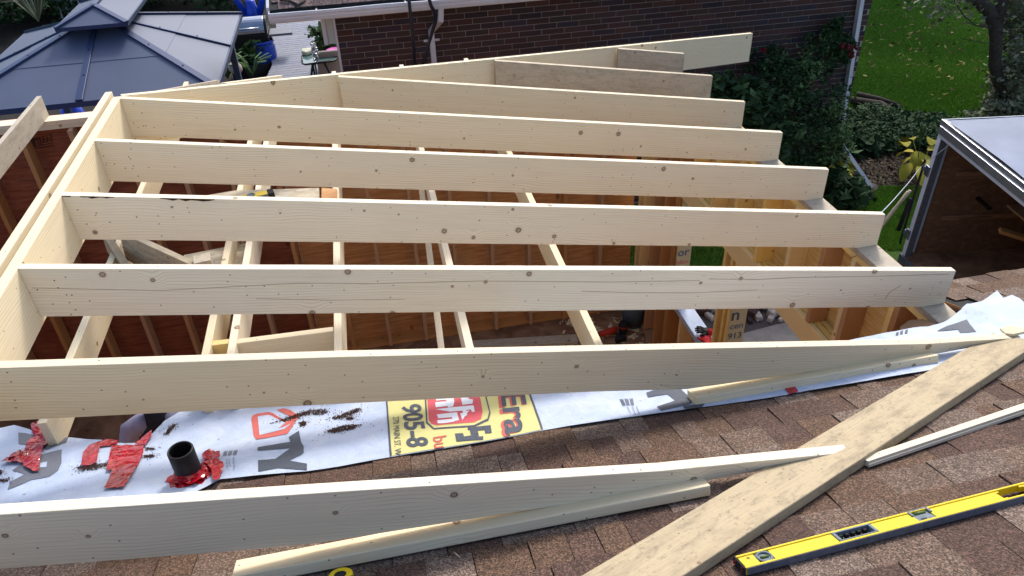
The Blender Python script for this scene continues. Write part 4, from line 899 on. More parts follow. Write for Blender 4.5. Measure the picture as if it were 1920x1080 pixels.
for r in range(30):
    yv = GY1-.03+r*.135; x = EX0+rs.uniform(0,.1)
    while x < 7.3:
        wd = rs.choice((.12,.16,.2,.25)); th = rs.choice((.006,.011))
        if r < 7 and x < 3.5:
            key = (wd,th)
            if key not in cache:
                me = bpy.data.meshes.new('shingle'); me.from_pydata(boxv(.002,wd-.002,0,.15,0,th), [], BOXF); me.materials.append(M['shingle_far']); cache[key] = me
            put(bpy.data.objects.new('shingle', cache[key]), Matrix.Translation((x,yv,rz(yv)-.004)) @ Matrix.Rotation(ang,4,'X'), bh)
        else:
            m4 = Matrix.Translation((x,yv,rz(yv)-.004)) @ Matrix.Rotation(ang,4,'X'); mp.append(([m4@Vector(q) for q in boxv(.002,wd-.002,0,.15,0,th)], BOXF))
        x += wd
v_, f_ = merge(mp); mk('shingle_field', v_, f_, M['shingle_far'], bh)['kind'] = 'stuff'
for i, pts in enumerate(([(525,0),(545,2),(560,9)],[(553,13),(564,6),(572,0)])):
    tag(sweep('twig', [atP(x,y,Vector((0,GY1,rz(GY1)+.02)),Vector((0,-RS,1))) for x,y in pts], .012, M['bark']), ('dark bent twig lying on the brick house roof edge','thin forked twig crossing the bent one on the brick house roof')[i], 'twig')
# porch end panel with lap siding left of the brick
zl = atY(640,82,BY).z; xl_ = atY(601,40,BY).x; xm = atY(609,40,BY).x
sc_ = empty('porch_screen', ((xl_+BX0)/2, BY, 0), 'pale green lap siding panel and post left of the brick wall', 'siding panel')
box('post', xl_, xm, BY-.01, BY+.1, zl-.0, BT-.03, M['white_metal'], sc_, .003)
for i in range(7):
    z = zl+.01+i*.11
    if z+.1 < BT-.03: prism('siding_board', [(xm+.004,BY-.004,z),(BX0-.03,BY-.004,z),(BX0-.03,BY+.012,z+.107),(xm+.004,BY+.012,z+.107)], (0,.02,0), M['siding'], sc_, bevel=0)
box('backing', xm+.002, BX0-.028, BY+.033, BY+.1, zl, BT-.03, M['siding'], sc_)
box('corner_trim', BX0-.028, BX0-.001, BY-.012, BY+.05, .6, BT-.03, M['white_metal'], sc_, .002)
# downspouts
def spout(pts, lab, mat='white_metal', w_=.075, d__=.06, straps=()):
    e = empty('downspout', (pts[0][0],pts[0][1],min(p[2] for p in pts)), lab, 'downspout', 'downspouts on the brick house'); sweep('pipe', pts, 1, M[mat], e, flat=(w_,d__))
    for z in straps:
        x, y = pts[-2][0] if len(pts)<4 else pts[2][0], BY-.012; box('strap', x-.10, x+.10, y-.004, y, z, z+.03, M[mat], e, .002)
    return e
ds = spout([atY(1619,-30,9.53), atY(1573,262,9.53)+Vector((0,0,0)), atY(1575,270,9.50), atZ(1632,352,.05)], 'blue grey downspout near the right corner, kicked out along the ground')
sweep('ridge', [atY(1619,-30,9.49), atY(1574,260,9.49)], .006, M['white_metal'], ds)
dx_ = atY(812,100,9.55).x
spout([(dx_+.10,9.12,GT-.10),(dx_+.09,9.15,GT-.25),(dx_,BY-.05,GT-.50),(dx_,BY-.05,.05)], 'white downspout with fleur straps, behind the dark pipes', straps=(atY(800,78,BY).z,))
sbp = atZ(1627,352,.012); lathe('splash_stone', [(0,.03),(.14,.028),(.16,0)], sbp, M['gravel']); tag(scn.objects['splash_stone'], 'round stone under the mouth of the kicked out downspout', 'stone')
# dark service mast and conduit in front of the gutter
tag(sweep('service_mast', [atY(764,-30,8.9), atY(768,12,8.9), atY(774,60,8.9), atY(778,135,8.9)], .020, M['black_pipe']), 'straight dark pipe crossing in front of the gutter, left one of two', 'pipe', 'dark pipes at the gutter')
tag(sweep('service_mast', [atY(798,-25,8.85), atY(808,10,8.9), atY(817,28,8.95), atY(816,42,9.0), atY(803,85,9.0), atY(789,135,8.9)], [.02,.021,.024,.022,.018,.017], M['black_pipe']), 'elbowed dark pipe bent towards the white downspout, right one of two', 'pipe', 'dark pipes at the gutter')
sweep('drip', [atY(1313,66,9.58), atY(1311,78,9.58)], .003, M['white_metal'], bh)

# ------------------------------------------------------------------ gazebo
gz = empty('gazebo', (-3.59,12,0), 'blue grey hardtop gazebo with a two tier steel roof at upper left', 'gazebo')
GX0, GX1, GYA, GYB, GZ = -5.27, -1.91, 10.17, 13.83, 2.2
gcx, gcy = (GX0+GX1)/2, (GYA+GYB)/2; TOPZ = 2.2+.62; f_in = .88
C0 = [Vector((GX0,GYA,GZ)),Vector((GX1,GYA,GZ)),Vector((GX1,GYB,GZ)),Vector((GX0,GYB,GZ))]
C1 = [c.lerp(Vector((gcx,gcy,0)),f_in) for c in C0]
for c in C1: c.z = GZ+.60*f_in
for i in range(4):
    a, b, c, d = C0[i], C0[(i+1)%4], C1[(i+1)%4], C1[i]; m0, m1 = a.lerp(b,.5), d.lerp(c,.5)
    nrm = (b-a).cross(d-a).normalized(); nrm = nrm if nrm.z > 0 else -nrm
    for p, q, r_2, s_ in ((a,m0,m1,d),(m0,b,c,m1)):
        t = .48
        for k_, (w0, w1) in enumerate(((0,t),(t,1))):
            P4 = [p.lerp(s_,w0), q.lerp(r_2,w0), q.lerp(r_2,w1), p.lerp(s_,w1)]
            prism('roof_panel', [v+nrm*(.006 if k_ else 0) for v in P4], -nrm*.012, M['gaz'], gz, bevel=0)
    prism('mid_rib', [m0+ (b-a).normalized()*s1_*.045+nrm*.001 for s1_ in (-1,1)]+[m1+(b-a).normalized()*s1_*.035+nrm*.001 for s1_ in (1,-1)], nrm*.03, M['gaz_rib'], gz, bevel=.008)
    sweep('hip_rib', [a+Vector((0,0,.01)), d+Vector((0,0,.012))], 1, M['gaz_rib'], gz, flat=(.09,.035))
    sweep('eave_rail', [a-Vector((0,0,.03)), b-Vector((0,0,.03))], 1, M['gaz_rib'], gz, flat=(.03,.07))
    for t in (.3,.62,.85): lathe('screw', [(0,.008),(.011,.006),(.011,0)], m0.lerp(m1,t)+nrm*.031, M['darkmetal'], gz, 8, nrm); lathe('screw', [(0,.008),(.011,.006),(.011,0)], a.lerp(d,t)+Vector((0,0,.03)), M['darkmetal'], gz, 8)
UZ = 2.82; ux = (-3.95+.02, -3.05-.03); UA, UB = 11.28, 12.76
ufl, ufr = atZ(105,52,UZ), atZ(236,44,UZ); UX0, UX1 = ufl.x, ufr.x; UA = (ufl.y+ufr.y)/2; UB = 2*gcy-UA+.1; ucx = (UX0+UX1)/2
U0 = [Vector((UX0,UA,UZ)),Vector((UX1,UA,UZ)),Vector((UX1,UB,UZ)),Vector((UX0,UB,UZ))]
pk = atP(176,10,Vector((0,UA+.42,0)),Vector((0,1,0))); rA, rB = Vector((pk.x,UA+.42,pk.z)), Vector((pk.x,UB-.42,pk.z))
for pts in ([U0[0],U0[1],rA],[U0[1],U0[2],rB,rA],[U0[2],U0[3],rB],[U0[3],U0[0],rA,rB]):
    nrm = (pts[1]-pts[0]).cross(pts[-1]-pts[0]).normalized(); nrm = nrm if nrm.z > 0 else -nrm
    prism('cap_panel', pts, -nrm*.02, M['gaz'], gz, bevel=0)
for a, b in ((U0[0],rA),(U0[1],rA),(U0[2],rB),(U0[3],rB),(rA,rB)): sweep('cap_rib', [a+Vector((0,0,.006)), b+Vector((0,0,.01))], 1, M['gaz_rib'], gz, flat=(.07,.03))
for i in range(4): sweep('cap_edge', [U0[i]-Vector((0,0,.02)), U0[(i+1)%4]-Vector((0,0,.02))], 1, M['gaz_rib'], gz, flat=(.02,.05)); sweep('cap_post', [C1[i]-Vector((0,0,.05)), Vector((C1[i].x,C1[i].y,UZ-.0))], 1, M['gaz_rib'], gz, flat=(.05,.05))
for x in (GX0+.25, GX1-.25):
    for y in (GYA+.25, GYB-.25): box('leg', x-.05, x+.05, y-.05, y+.05, 0, GZ+.06, M['gaz_rib'], gz, .004)
sweep('cord', [atP(x,y,Vector((0,GYA,GZ+.012)),Vector((0,-.33,1))) for x,y in ((171,62),(166,100),(158,150),(149,190))], .006, M['darkmetal'], gz)

# ------------------------------------------------------------------ cargo trailer
tcn = atZ(1773,226,2.2); te1 = Vector((-.165,-.986,0)).normalized(); te2 = Vector((-te1.y, te1.x, 0)); TW, TL = 2.0, 3.4
if te2.x < 0: te2 = -te2
tr = empty('cargo_trailer', tcn+te1*1+te2*1.7-Vector((0,0,2.2)), 'open cargo trailer with a sheet metal roof and strand board lining at right', 'trailer')
def T(a, b, z): return Vector((tcn.x,tcn.y,0))+te1*a+te2*b+Vector((0,0,z))
def tbox(name, a0,a1,b0,b1,z0,z1, mat, bev=.003, par=None):
    q = [T(a0,b0,z0),T(a1,b0,z0),T(a1,b1,z0),T(a0,b1,z0)]; return prism(name, q, (0,0,z1-z0), M[mat], par or tr, bevel=bev)
n = 24; vs, fs = [], []
for i in range(n+1):
    for j in range(n+1):
        a, b = TW*i/n, TL*j/n; vs.append(T(a,b,2.2+.03*math.sin(math.pi*i/n)+noise.noise(Vector((a*2,b*2,0)))*.006))
for i in range(n):
    for j in range(n): a = i*(n+1)+j; fs.append((a,a+1,a+n+2,a+n+1))
o = mk('roof', vs, fs, M['alu'], tr, smooth=True)
tbox('roof_trim', -.012,TW,-.03,.02, 2.13,2.206,'alu_trim'); tbox('roof_trim', .001,TW,-.045,-.031, 2.06,2.145,'alu_trim'); tbox('roof_trim', .001,TW,-.037,-.006, 2.02,2.058,'white_metal')
tbox('side_trim', -.03,-.013,-.03,TL, 2.12,2.207,'alu_trim')
tbox('corner_post', 0,.07,-.035,.03,.45,2.018,'post_white'); tbox('door_jamb', .0705,.084,-.034,.04,.45,2.015,'lvl_grey')
tbox('side_wall', -.02,.0,.03,TL,.4,2.12,'white_metal'); tbox('lining', .001,.03,.12,TL,.5,2.11,'osb'); tbox('side_wall', TW,TW+.02,-.02,TL,.4,2.12,'white_metal'); tbox('lining', TW-.03,TW-.001,.04,TL,.5,2.11,'osb')
tbox('lining', .035,TW-.035,TL-.03,TL,.5,2.11,'osb'); tbox('floor', 0,TW,-.02,TL,.42,.499,'ply_floor'); tbox('rear_sill', 0,TW,-.06,-.021,.36,.50,'lvl_grey')
tbox('lining', .04,TW-.04,.04,TL-.04,2.10,2.115,'osb')
tbox('lath', .031,.05,.3,TL-.1,1.50,1.59,'ply_floor'); tbox('lath', .031,.05,.3,TL-.1,.95,1.02,'ply_floor')
tbox('shelf', .06,.42,1.0,TL-.1,1.12,1.145,'orange'); tbox('shelf_bracket', .032,.50,1.3,1.33,1.0,1.118,'darkmetal')
tbox('shelf_bracket', .032,.30,.62,.66,1.22,1.25,'darkmetal')
for a in (.22,.5,.78,1.1,1.4,1.7): lathe('rivet', [(0,.007),(.010,.006),(.011,0)], T(a,-.006,2.206), M['darkmetal'], tr, 12)
for z in (1.55,.72): 
    tbox('hinge', -.02,.06,-.055,-.036,z,z+.12,'steel',.004); tbox('hinge', -.06,-.021,-.07,-.04,z+.03,z+.09,'steel',.004)
tbox('cam_bar', -.065,-.04,-.07,-.05,.6,1.72,'darkmetal',.003)
prism('wheel_arch', [T(-.30,1.2,.42),T(-.30,2.3,.42),T(-.30,2.15,.75),T(-.30,1.35,.75)], te1*.28, M['darkmetal'], tr)
for b in (1.45,2.05):
    wc = T(-.16,b,.31); lathe('wheel', [(0,-.08),(.17,-.08),(.19,-.1),(.30,-.09),(.31,0),(.30,.09),(.19,.1),(.17,.07),(0,.06)], wc, M['rubber'], tr, 32, te1)
for i, (a0_, b0_, a1_, b1_, lab) in enumerate(((-.10,-.10,-.30,-.55,'thick wooden tool handle leaning on the trailer door post'),(-.07,-.14,-.2,-.55,'second wooden tool handle crossing the first at the trailer post'))):
    tag(sweep('wooden_pole', [T(a1_-.05,b1_,.03), T((a0_+a1_)/2,(b0_+b1_)/2-.02,.65), T(a0_,b0_,1.3)], .019, M['dirtywood']), lab, 'pole', 'wooden poles at the trailer')
tag(sweep('tool_grip', [T(-.08,-.11,.78), T(-.05,-.10,1.22)], .026, M['rubber']), 'black padded grip hanging along the trailer door post', 'grip')
tag(board('loose_board', T(.75,.5,1.25), T(1.15,1.5,1.02), .04, .09, M['orange']), 'reddish board end inside the open trailer', 'board')
w0, w1 = T(.2,-.01,2.0), T(-.06,-.08,1.62); w2 = atP(1640,398, T(-.5,-.6,0), te1); ww = [w0, w1, Vector((2.8,3.45,3.2))]
tag(sweep('cable', [w0, w0.lerp(w1,.5), w1, w1.lerp(ww[2],.33)-Vector((0,0,.03)), w1.lerp(ww[2],.66)-Vector((0,0,.03)), ww[2]], .0035, M['white_metal']), 'thin pale cable stretched from the rafter tail to the trailer hinge', 'cable')

# ------------------------------------------------------------------ planting
def leaves(name, C, n, size, mat, parent=None, squash=(1,1,1), clump=0, asp=1.7, dark_in=True, seed=0, curl=.25, up=0):
    """C: list of (centre, radius xyz); many small bent leaves through the volume"""
    g = np.random.default_rng(seed+17); P = []; sh = []
    for c, r in C:
        m = int(n/len(C)); d = g.normal(size=(m,3)); d /= np.linalg.norm(d,axis=1)[:,None]; rad = g.random(m)**(.45)
        p = np.array(c)+d*rad[:,None]*np.array(r)
        if clump:
            k = max(6,m//clump); cc = p[:k]; idx = g.integers(0,k,m); p = cc[idx]+g.normal(size=(m,3))*np.array(r)*.13
        P.append(p); sh.append(g.random(m))
    P = np.concatenate(P); sh = np.concatenate(sh); m = len(P)
    a = g.normal(size=(m,3)); a[:,2] = a[:,2]*.6-.2; a /= np.linalg.norm(a,axis=1)[:,None]
    b = np.cross(a, g.normal(size=(m,3))+np.array([0,0,1.2+up])); b /= np.linalg.norm(b,axis=1)[:,None]; nn = np.cross(a,b)
    s_ = size*(.6+.8*g.random(m))[:,None]; L_ = s_*asp/2; w_ = s_/2
    V = np.stack([P-a*L_, P+b*w_+nn*w_*curl, P+a*L_, P-b*w_+nn*w_*curl],1).reshape(-1,3)
    V[:,2] = np.maximum(V[:,2], .01)
    idx = np.arange(m)*4; F = np.concatenate([np.stack([idx,idx+1,idx+2],1), np.stack([idx,idx+2,idx+3],1)])
    me = bpy.data.meshes.new(name); c0 = Vector(parent.location) if parent is not None else Vector((P[:,0].mean(),P[:,1].mean(),0)); V = V-np.array(c0)
    me.vertices.add(len(V)); me.vertices.foreach_set('co', V.ravel()); me.loops.add(len(F)*3); me.loops.foreach_set('vertex_index', F.ravel().astype(np.int32))
    me.polygons.add(len(F)); me.polygons.foreach_set('loop_start', np.arange(len(F))*3); me.update(calc_edges=True)
    at = me.attributes.new('shade','FLOAT','FACE'); at.data.foreach_set('value', np.concatenate([sh,sh])); me.materials.append(mat)
    o = bpy.data.objects.new(name, me); return put(o, Matrix.Translation(c0), parent)
def stems(par, base, tips, r, mat=None):
    for t in tips: 
        b = Vector(base); t = Vector(t); mid = b.lerp(t,.5)+Vector((random.uniform(-.06,.06),random.uniform(-.06,.06),.05)); sweep('stem', [b,mid,t], [r,r*.7,r*.3], mat or M['bark'], par, n=5)
# rose bush on the brick wall
rb = empty('rose_bush', (5.7,9.1,0), 'dark climbing rose bush with red flowers against the brick wall', 'shrub')
def cl(pts, r): return [(tuple(atY(x,y,Y)), r_) for (x,y,Y,r_) in pts]
leaves('foliage', cl([(1470,150,9.2,(.45,.3,.45)),(1490,215,9.0,(.62,.4,.6)),(1440,120,9.3,(.3,.2,.25)),(1530,110,9.35,(.35,.2,.4)),(1540,190,9.1,(.5,.35,.55)),(1560,62,9.42,(.16,.12,.3)),(1520,260,8.9,(.5,.4,.5)),(1580,95,9.4,(.16,.12,.2))],0), 8000, .034, M['leaf_dark'], rb, clump=50, seed=1)
leaves('foliage', cl([(1480,170,9.0,(.5,.3,.6)),(1560,240,8.8,(.3,.25,.4)),(1555,270,8.9,(.3,.3,.3))],0), 2600, .032, M['leaf_mid'], rb, clump=26, seed=2)
stems(rb, (5.6,9.35,0), [atY(1470,120,9.3), atY(1540,70,9.4), atY(1580,95,9.4), atY(1440,150,9.2)], .014)
for (x, y) in ((1431,95),(1440,117),(1581,84),(1600,92),(1596,102),(1589,88)):
    c = atY(x,y,9.25)
    for i in range(4): lathe('rose_flower', [(.006,0),(.022,.012),(.026,.024),(.014,.03)], c+Vector((random.uniform(-.03,.03),random.uniform(-.03,.03),random.uniform(-.03,.03))), M['rose'], rb, 8, (random.uniform(-1,1),-1,random.uniform(0,1)))
hy = empty('leafy_shrub', (4.4,8.4,0), 'low shrub with large blue green leaves beside the jack rafter ends', 'shrub')
leaves('foliage', cl([(1360,182,8.5,(.35,.25,.3)),(1400,190,8.5,(.35,.3,.3)),(1425,225,8.4,(.4,.3,.4)),(1450,260,8.2,(.3,.3,.4))],0), 2600, .075, M['leaf_dark'], hy, asp=1.8, clump=14, seed=4)
stems(hy, (4.5,8.5,0), [atY(1360,190,8.5), atY(1400,195,8.5), atY(1435,225,8.4)], .012)
bl = empty('leafy_shrub', atZ(1520,330,0), 'low dark shrub with scattered yellow leaves beside the farthest long rafter', 'shrub')
c = atZ(1520,330,.25); leaves('foliage', [(tuple(c),(.55,.5,.28)),(tuple(atZ(1575,360,.2)),(.35,.4,.22))], 1500, .13, M['leaf_dark'], bl, asp=1.4, clump=9, seed=5)
leaves('yellow_leaves', [(tuple(atZ(1500,300,.3)),(.4,.3,.2)),(tuple(atZ(1560,325,.3)),(.35,.3,.15))], 90, .16, M['leaf_gold'], bl, asp=1.5, seed=6, up=2)
# ground cover and litter
gp = [(atZ(x,y,.14), r) for x, y, r in ((1640,218,.55),(1690,232,.6),(1750,238,.6),(1810,240,.6),(1620,250,.5),(1670,256,.5),(1880,238,.6),(1605,222,.45),(1720,250,.45),(1775,262,.4))]
leaves('ground_cover', [(tuple(p),(r,r*.8,.14)) for p, r in gp], 26000, .04, M['leaf_dark'], None, clump=30, seed=7, up=1.5)['kind'] = 'stuff'
tag(scn.objects['ground_cover'], 'dark leafy ground cover between the lawn edge and the trailer', 'ground cover')
leaves('ground_cover', [(tuple(atZ(x,y,.1)),(r,r*.7,.12)) for x, y, r in ((1660,240,.8),(1620,270,.5),(1720,238,.7))], 1300, .17, M['leaf_dark'], None, clump=10, seed=8, asp=1.2, up=1.5)['kind'] = 'stuff'
tag(scn.objects['ground_cover.001'], 'broad dark leaves of low plants below the ground cover', 'ground cover')
leaves('leaf_litter', [(tuple(atZ(x,y,.02)),(r,r,.03)) for x, y, r in ((1650,310,.9),(1700,330,.7),(1620,320,.7),(1560,340,.8),(1700,290,.8))], 2200, .035, M['litter_brown'], None, seed=9, up=3)['kind'] = 'stuff'
tag(scn.objects['leaf_litter'], 'brown leaf litter on the bare soil around the yellow hosta', 'leaf litter')
lw_ = [(tuple(atZ(x,y,.03)),(2.2,2.6,.02)) for x, y in ((1690,40),(1790,40),(1700,110),(1790,120),(1760,-20),(1840,60))]
leaves('leaf_litter', lw_, 520, .075, M['litter'], None, seed=10, up=3)['kind'] = 'stuff'; tag(scn.objects['leaf_litter.001'], 'small yellow fallen leaves sprinkled over the lawn', 'leaf litter')
# lawn blades
def blades(name, quad, n, h, seed, label):
    g = np.random.default_rng(seed); q = np.array([tuple(p) for p in quad]); s, t = g.random(n), g.random(n)
    P = (q[0][None]*(1-s[:,None])+q[1][None]*s[:,None])*(1-t[:,None])+(q[3][None]*(1-s[:,None])+q[2][None]*s[:,None])*t[:,None]; P[:,2] = .004
    a = g.random(n)*6.28; wv_ = np.stack([np.cos(a),np.sin(a),a*0],1)*(.004+.004*g.random(n))[:,None]; tip = P+np.stack([g.normal(size=n)*h*.5,g.normal(size=n)*h*.5,h*(.5+g.random(n)*.7)],1)
    V = np.stack([P-wv_,P+wv_,tip],1).reshape(-1,3); F = np.arange(n*3).reshape(-1,3); me = bpy.data.meshes.new(name)
    me.vertices.add(n*3); me.vertices.foreach_set('co', V.ravel()); me.loops.add(n*3); me.loops.foreach_set('vertex_index', F.ravel().astype(np.int32)); me.polygons.add(n); me.polygons.foreach_set('loop_start', np.arange(n)*3); me.update(calc_edges=True)
    cl_ = np.sin(P[:,0]*1.3+np.sin(P[:,1]*.9)*2)*.12+.5+g.normal(size=n)*.2
    at = me.attributes.new('shade','FLOAT','FACE'); at.data.foreach_set('value', np.clip(cl_,0,1)); me.materials.append(M['grass']); o = bpy.data.objects.new(name, me); put(o); tag(o, label, 'grass', kind='stuff')
blades('grass', [atZ(1560,235,0),atZ(1930,235,0),atZ(1990,-40,0),atZ(1600,-40,0)], 260000, .05, 1, 'short green lawn grass at upper right')
blades('grass', [(3.0,7.3,0),(5.6,7.3,0),(5.4,9.3,0),(3.0,9.3,0)], 22000, .05, 5, 'grass glimpsed through the window opening of the right wall')
blades('grass', [atZ(1500,470,0),atZ(1740,470,0),atZ(1740,352,0),atZ(1560,352,0)], 50000, .045, 2, 'strip of shaded grass between the rafter tips and the trailer')
# yellow hosta with big leaves
hb = atZ(1722,335,0); ho = empty('hosta', hb, 'yellow green hosta with big round leaves left of the trailer post', 'plant')
def bigleaf(par, root, tip, wdt, mat):
    root, tip = Vector(root), Vector(tip); ax = tip-root; sd2 = ax.cross(Vector((0,0,1))).normalized(); n2 = sd2.cross(ax).normalized(); vs, fs = [], []; N = 8
    for i in range(N+1):
        t = i/N; wd = wdt*math.sin(math.pi*min(1,t*.93+.05))**.75*(1-.15*t); c = root+ax*t+n2*(.10*math.sin(math.pi*t)-.03*t)*ax.length*1.4
        for j, sx in enumerate((-1,-.5,0,.5,1)): vs.append(c+sd2*sx*wd/2+n2*(abs(sx)**1.5)*.14*wd)
    for i in range(N):
        for j in range(4): a = i*5+j; fs.append((a,a+1,a+6,a+5))
    o = mk('leaf', vs, fs, mat, par, smooth=True); at = o.data.attributes.new('shade','FLOAT','FACE'); at.data.foreach_set('value', [random.uniform(.2,1)]*len(fs)); return o
hl = random.Random(4)
for (x, y, dx, dy, wd) in ((1712,262,-18,4,.20),(1745,272,18,-12,.22),(1740,282,26,4,.20),(1712,285,-26,8,.17),(1708,296,-16,24,.2),(1730,290,6,24,.2),(1708,306,-12,22,.16),(1732,300,14,22,.17),(1722,312,4,24,.16),(1700,275,-20,-6,.17),(1738,318,8,22,.14),(1722,284,-4,18,.2)):
    r0 = atZ(x,y,.50+hl.uniform(-.08,.08)); t0 = atZ(x+dx,y+dy,.36+hl.uniform(-.08,.1)); L0 = (t0-r0).length
    if L0 > .42: t0 = r0+(t0-r0)*.42/L0
    wd *= 1.12
    if L0 < .28: t0 = r0+(t0-r0)*.30/max(L0,.01)
    bigleaf(ho, r0, t0, wd, M['leaf_gold']); sweep('stem', [hb, hb.lerp(r0,.6)+Vector((0,0,.06)), r0], [.008,.006,.004], M['leaf_gold'], ho, n=5)
sweep('flower_stalk', [hb, atZ(1722,290,.55), atZ(1728,242,.8)], [.008,.006,.004], M['leaf_mid'], ho, n=5); leaves('seed_head', [(tuple(atZ(1728,250,.75)),(.05,.05,.14))], 160, .03, M['leaf_mid'], ho, seed=12)
# log edging
for i, (pp, r, lab) in enumerate((([(1596,188),(1650,196),(1700,224),(1715,246)], .07, 'dark rotting log lying through the ground cover'), ([(1608,176),(1650,186),(1690,200)], .045, 'thin mossy branch edging the lawn beside the brick corner'))):
    tag(sweep('log', [atZ(x,y,.12) for x, y in pp], [r,r*1.05,r*.9,r*.7][:len(pp)], M['bark']), lab, 'log')
# tree at the upper right
tb = atZ(1898,222,0); tz = lambda x, y, z: atZ(x,y,z)
tree = empty('tree', tb, 'old leaning tree with a dark crooked trunk at the upper right', 'tree')
def tp_(x, y, t): return atY(x, y, tb.y-.0+t)
sweep('trunk', [tb, tp_(1893,190,-.05), tp_(1873,148,-.1), tp_(1865,120,-.1), tp_(1868,75,-.05), tp_(1866,45,0), tp_(1852,15,.1), tp_(1815,-12,.2), tp_(1770,-40,.3)], [.17,.14,.11,.095,.10,.11,.10,.09,.07], M['bark'], tree, n=12)
sweep('limb', [tp_(1866,45,0), tp_(1880,5,.1), tp_(1895,-60,.2)], [.11,.09,.07], M['bark'], tree)
for pts, r in (([(1866,50),(1830,48),(1808,30),(1790,5),(1785,-20)],.014),([(1862,55),(1838,50),(1812,42)],.009),([(1866,85),(1835,78),(1800,72)],.007),([(1868,35),(1890,30),(1925,22)],.02),([(1872,90),(1900,70),(1930,60)],.012),([(1866,130),(1900,118),(1925,125)],.012),([(1880,170),(1905,140),(1925,100)],.012),([(1868,60),(1895,62),(1930,45)],.01)):
    sweep('branch', [tp_(x,y,-.1-.1*i) for i, (x,y) in enumerate(pts)], [r*(1-.17*i) for i in range(len(pts))], M['bark'], tree, n=6)
leaves('crown', [(tuple(tp_(x,y,dy)),(r,r,r*.9)) for x, y, dy, r in ((1915,20,.2,.55),(1925,80,0,.55),(1915,140,-.2,.45),(1900,-30,.3,.6),(1800,-50,.4,.8),(1880,190,0,.3),(1935,190,-.3,.5))], 6500, .055, M['leaf_grey'], tree, clump=14, seed=13)
leaves('crown', [(tuple(Vector((tb.x+dx,tb.y+dy,z))),(1.6,1.6,1.1)) for dx, dy, z in ((-.6,1,5.2),(.8,1.4,5.6),(.4,-.2,6.0))], 6000, .08, M['leaf_mid'], tree, clump=20, seed=14)
leaves('undergrowth', [(tuple(atZ(x,y,.3)),(.7,.5,.35)) for x, y in ((1890,205),(1925,190),(1930,150))], 3500, .05, M['leaf_grey'], None, clump=14, seed=15)['kind'] = 'stuff'; tag(scn.objects['undergrowth'], 'dry grey green undergrowth round the foot of the crooked tree', 'undergrowth')

# ------------------------------------------------------------------ back yard left of the brick house
DZ = .45
dk = empty('deck', (-.2,17,0), 'weathered grey plank deck beyond the gazebo', 'deck')
y = 14.2
while y < 19.8:
    x0 = -1.95+noise.noise(Vector((y,0,0)))*.12; board('plank', (x0,y,DZ), (3.0,y+.12,DZ), .03, .136, M['deckwood'], dk, bevel=.003); y += .147
box('frame', -1.8,3.0,14.2,19.8,.02,DZ-.035,M['darkmetal'],dk)
sheet('garden_soil', [(-14,13.5,.006),(-1.7,13.5,.006),(-1.7,40,.006),(-14,40,.006)], M['soil'])
tt = atZ(596,104,DZ+.72); te_ = empty('patio_table', (tt.x,tt.y,DZ), 'rounded green glass patio table with a black rim on the deck', 'table')
tq = [atZ(x,y,DZ+.72) for x, y in ((567,118),(566,104),(571,100),(622,95),(628,97),(631,109),(627,113),(572,120))]
prism('table_top', tq, (0,0,-.012), M['glass'], te_, bevel=.002)
sweep('rim', [q+Vector((0,0,-.01)) for q in tq]+[tq[0]+Vector((0,0,-.01))], .018, M['darkmetal'], te_, n=6)
for sx, sy in ((-.28,-.2),(.28,-.2),(-.28,.35),(.28,.35)): sweep('leg', [Vector((tt.x+sx*.3,tt.y+sy,DZ+.70)), Vector((tt.x+sx,tt.y+sy*.8,DZ+.02))], .018, M['darkmetal'], te_, n=6)
tag(prism('folded_cloth', [atZ(x,y,DZ+.73) for x, y in ((566,102),(567,97),(585,95),(587,100),(575,105))], (0,0,.07), M['cream'], bevel=.02), 'cream folded cloth at the left end of the glass table', 'cloth')
gr_ = leaves('glass_ornament', [(tuple(atZ(590,98,DZ+.9)),(.06,.05,.22))], 260, .03, M['alu_trim'], None, seed=21); tag(gr_, 'sparkling clear glass ornament standing on the patio table', 'ornament')
ch = atZ(625,132,DZ+.35); c_e = empty('patio_chair', (ch.x,ch.y,DZ), 'tan cushioned patio chair in front of the glass table', 'chair')
prism('seat', [ch+Vector(p) for p in ((-.28,-.22,0),(.3,-.22,0),(.3,.3,0),(-.28,.3,0))], (0,0,.09), M['tan'], c_e, bevel=.03); prism('backrest', [ch+Vector(p) for p in ((-.26,-.30,0),(.3,-.30,0),(.3,-.22,0),(-.26,-.22,0))], (0,-.06,.48), M['tan'], c_e, bevel=.03)
sweep('arm', [ch+Vector((-.34,-.3,-.3)), ch+Vector((-.34,-.28,.2)), ch+Vector((-.33,.25,.2)), ch+Vector((-.34,.28,-.3))], .018, M['darkmetal'], c_e, n=6); sweep('arm', [ch+Vector((.36,-.3,-.3)), ch+Vector((.36,-.28,.2)), ch+Vector((.35,.25,.2)), ch+Vector((.36,.28,-.3))], .018, M['darkmetal'], c_e, n=6)
pl = empty('potted_plant', atZ(615,100,DZ), 'bushy green plant below the lap siding panel', 'plant'); pl_c = atZ(612,78,DZ+.5); leaves('foliage', [(tuple(pl_c),(.35,.3,.35)),(tuple(atZ(628,86,DZ+.4)),(.3,.3,.25))], 1400, .07, M['leaf_mid'], pl, clump=12, seed=22)
pv = atZ(629,99,DZ+.5); tag(lathe('plant_pot', [(0,-.2),(.14,-.2),(.18,.06),(.16,.06),(0,.02)], pv, M['pink'], None, 16), 'pink flower pot beside the brick wall edge', 'pot')
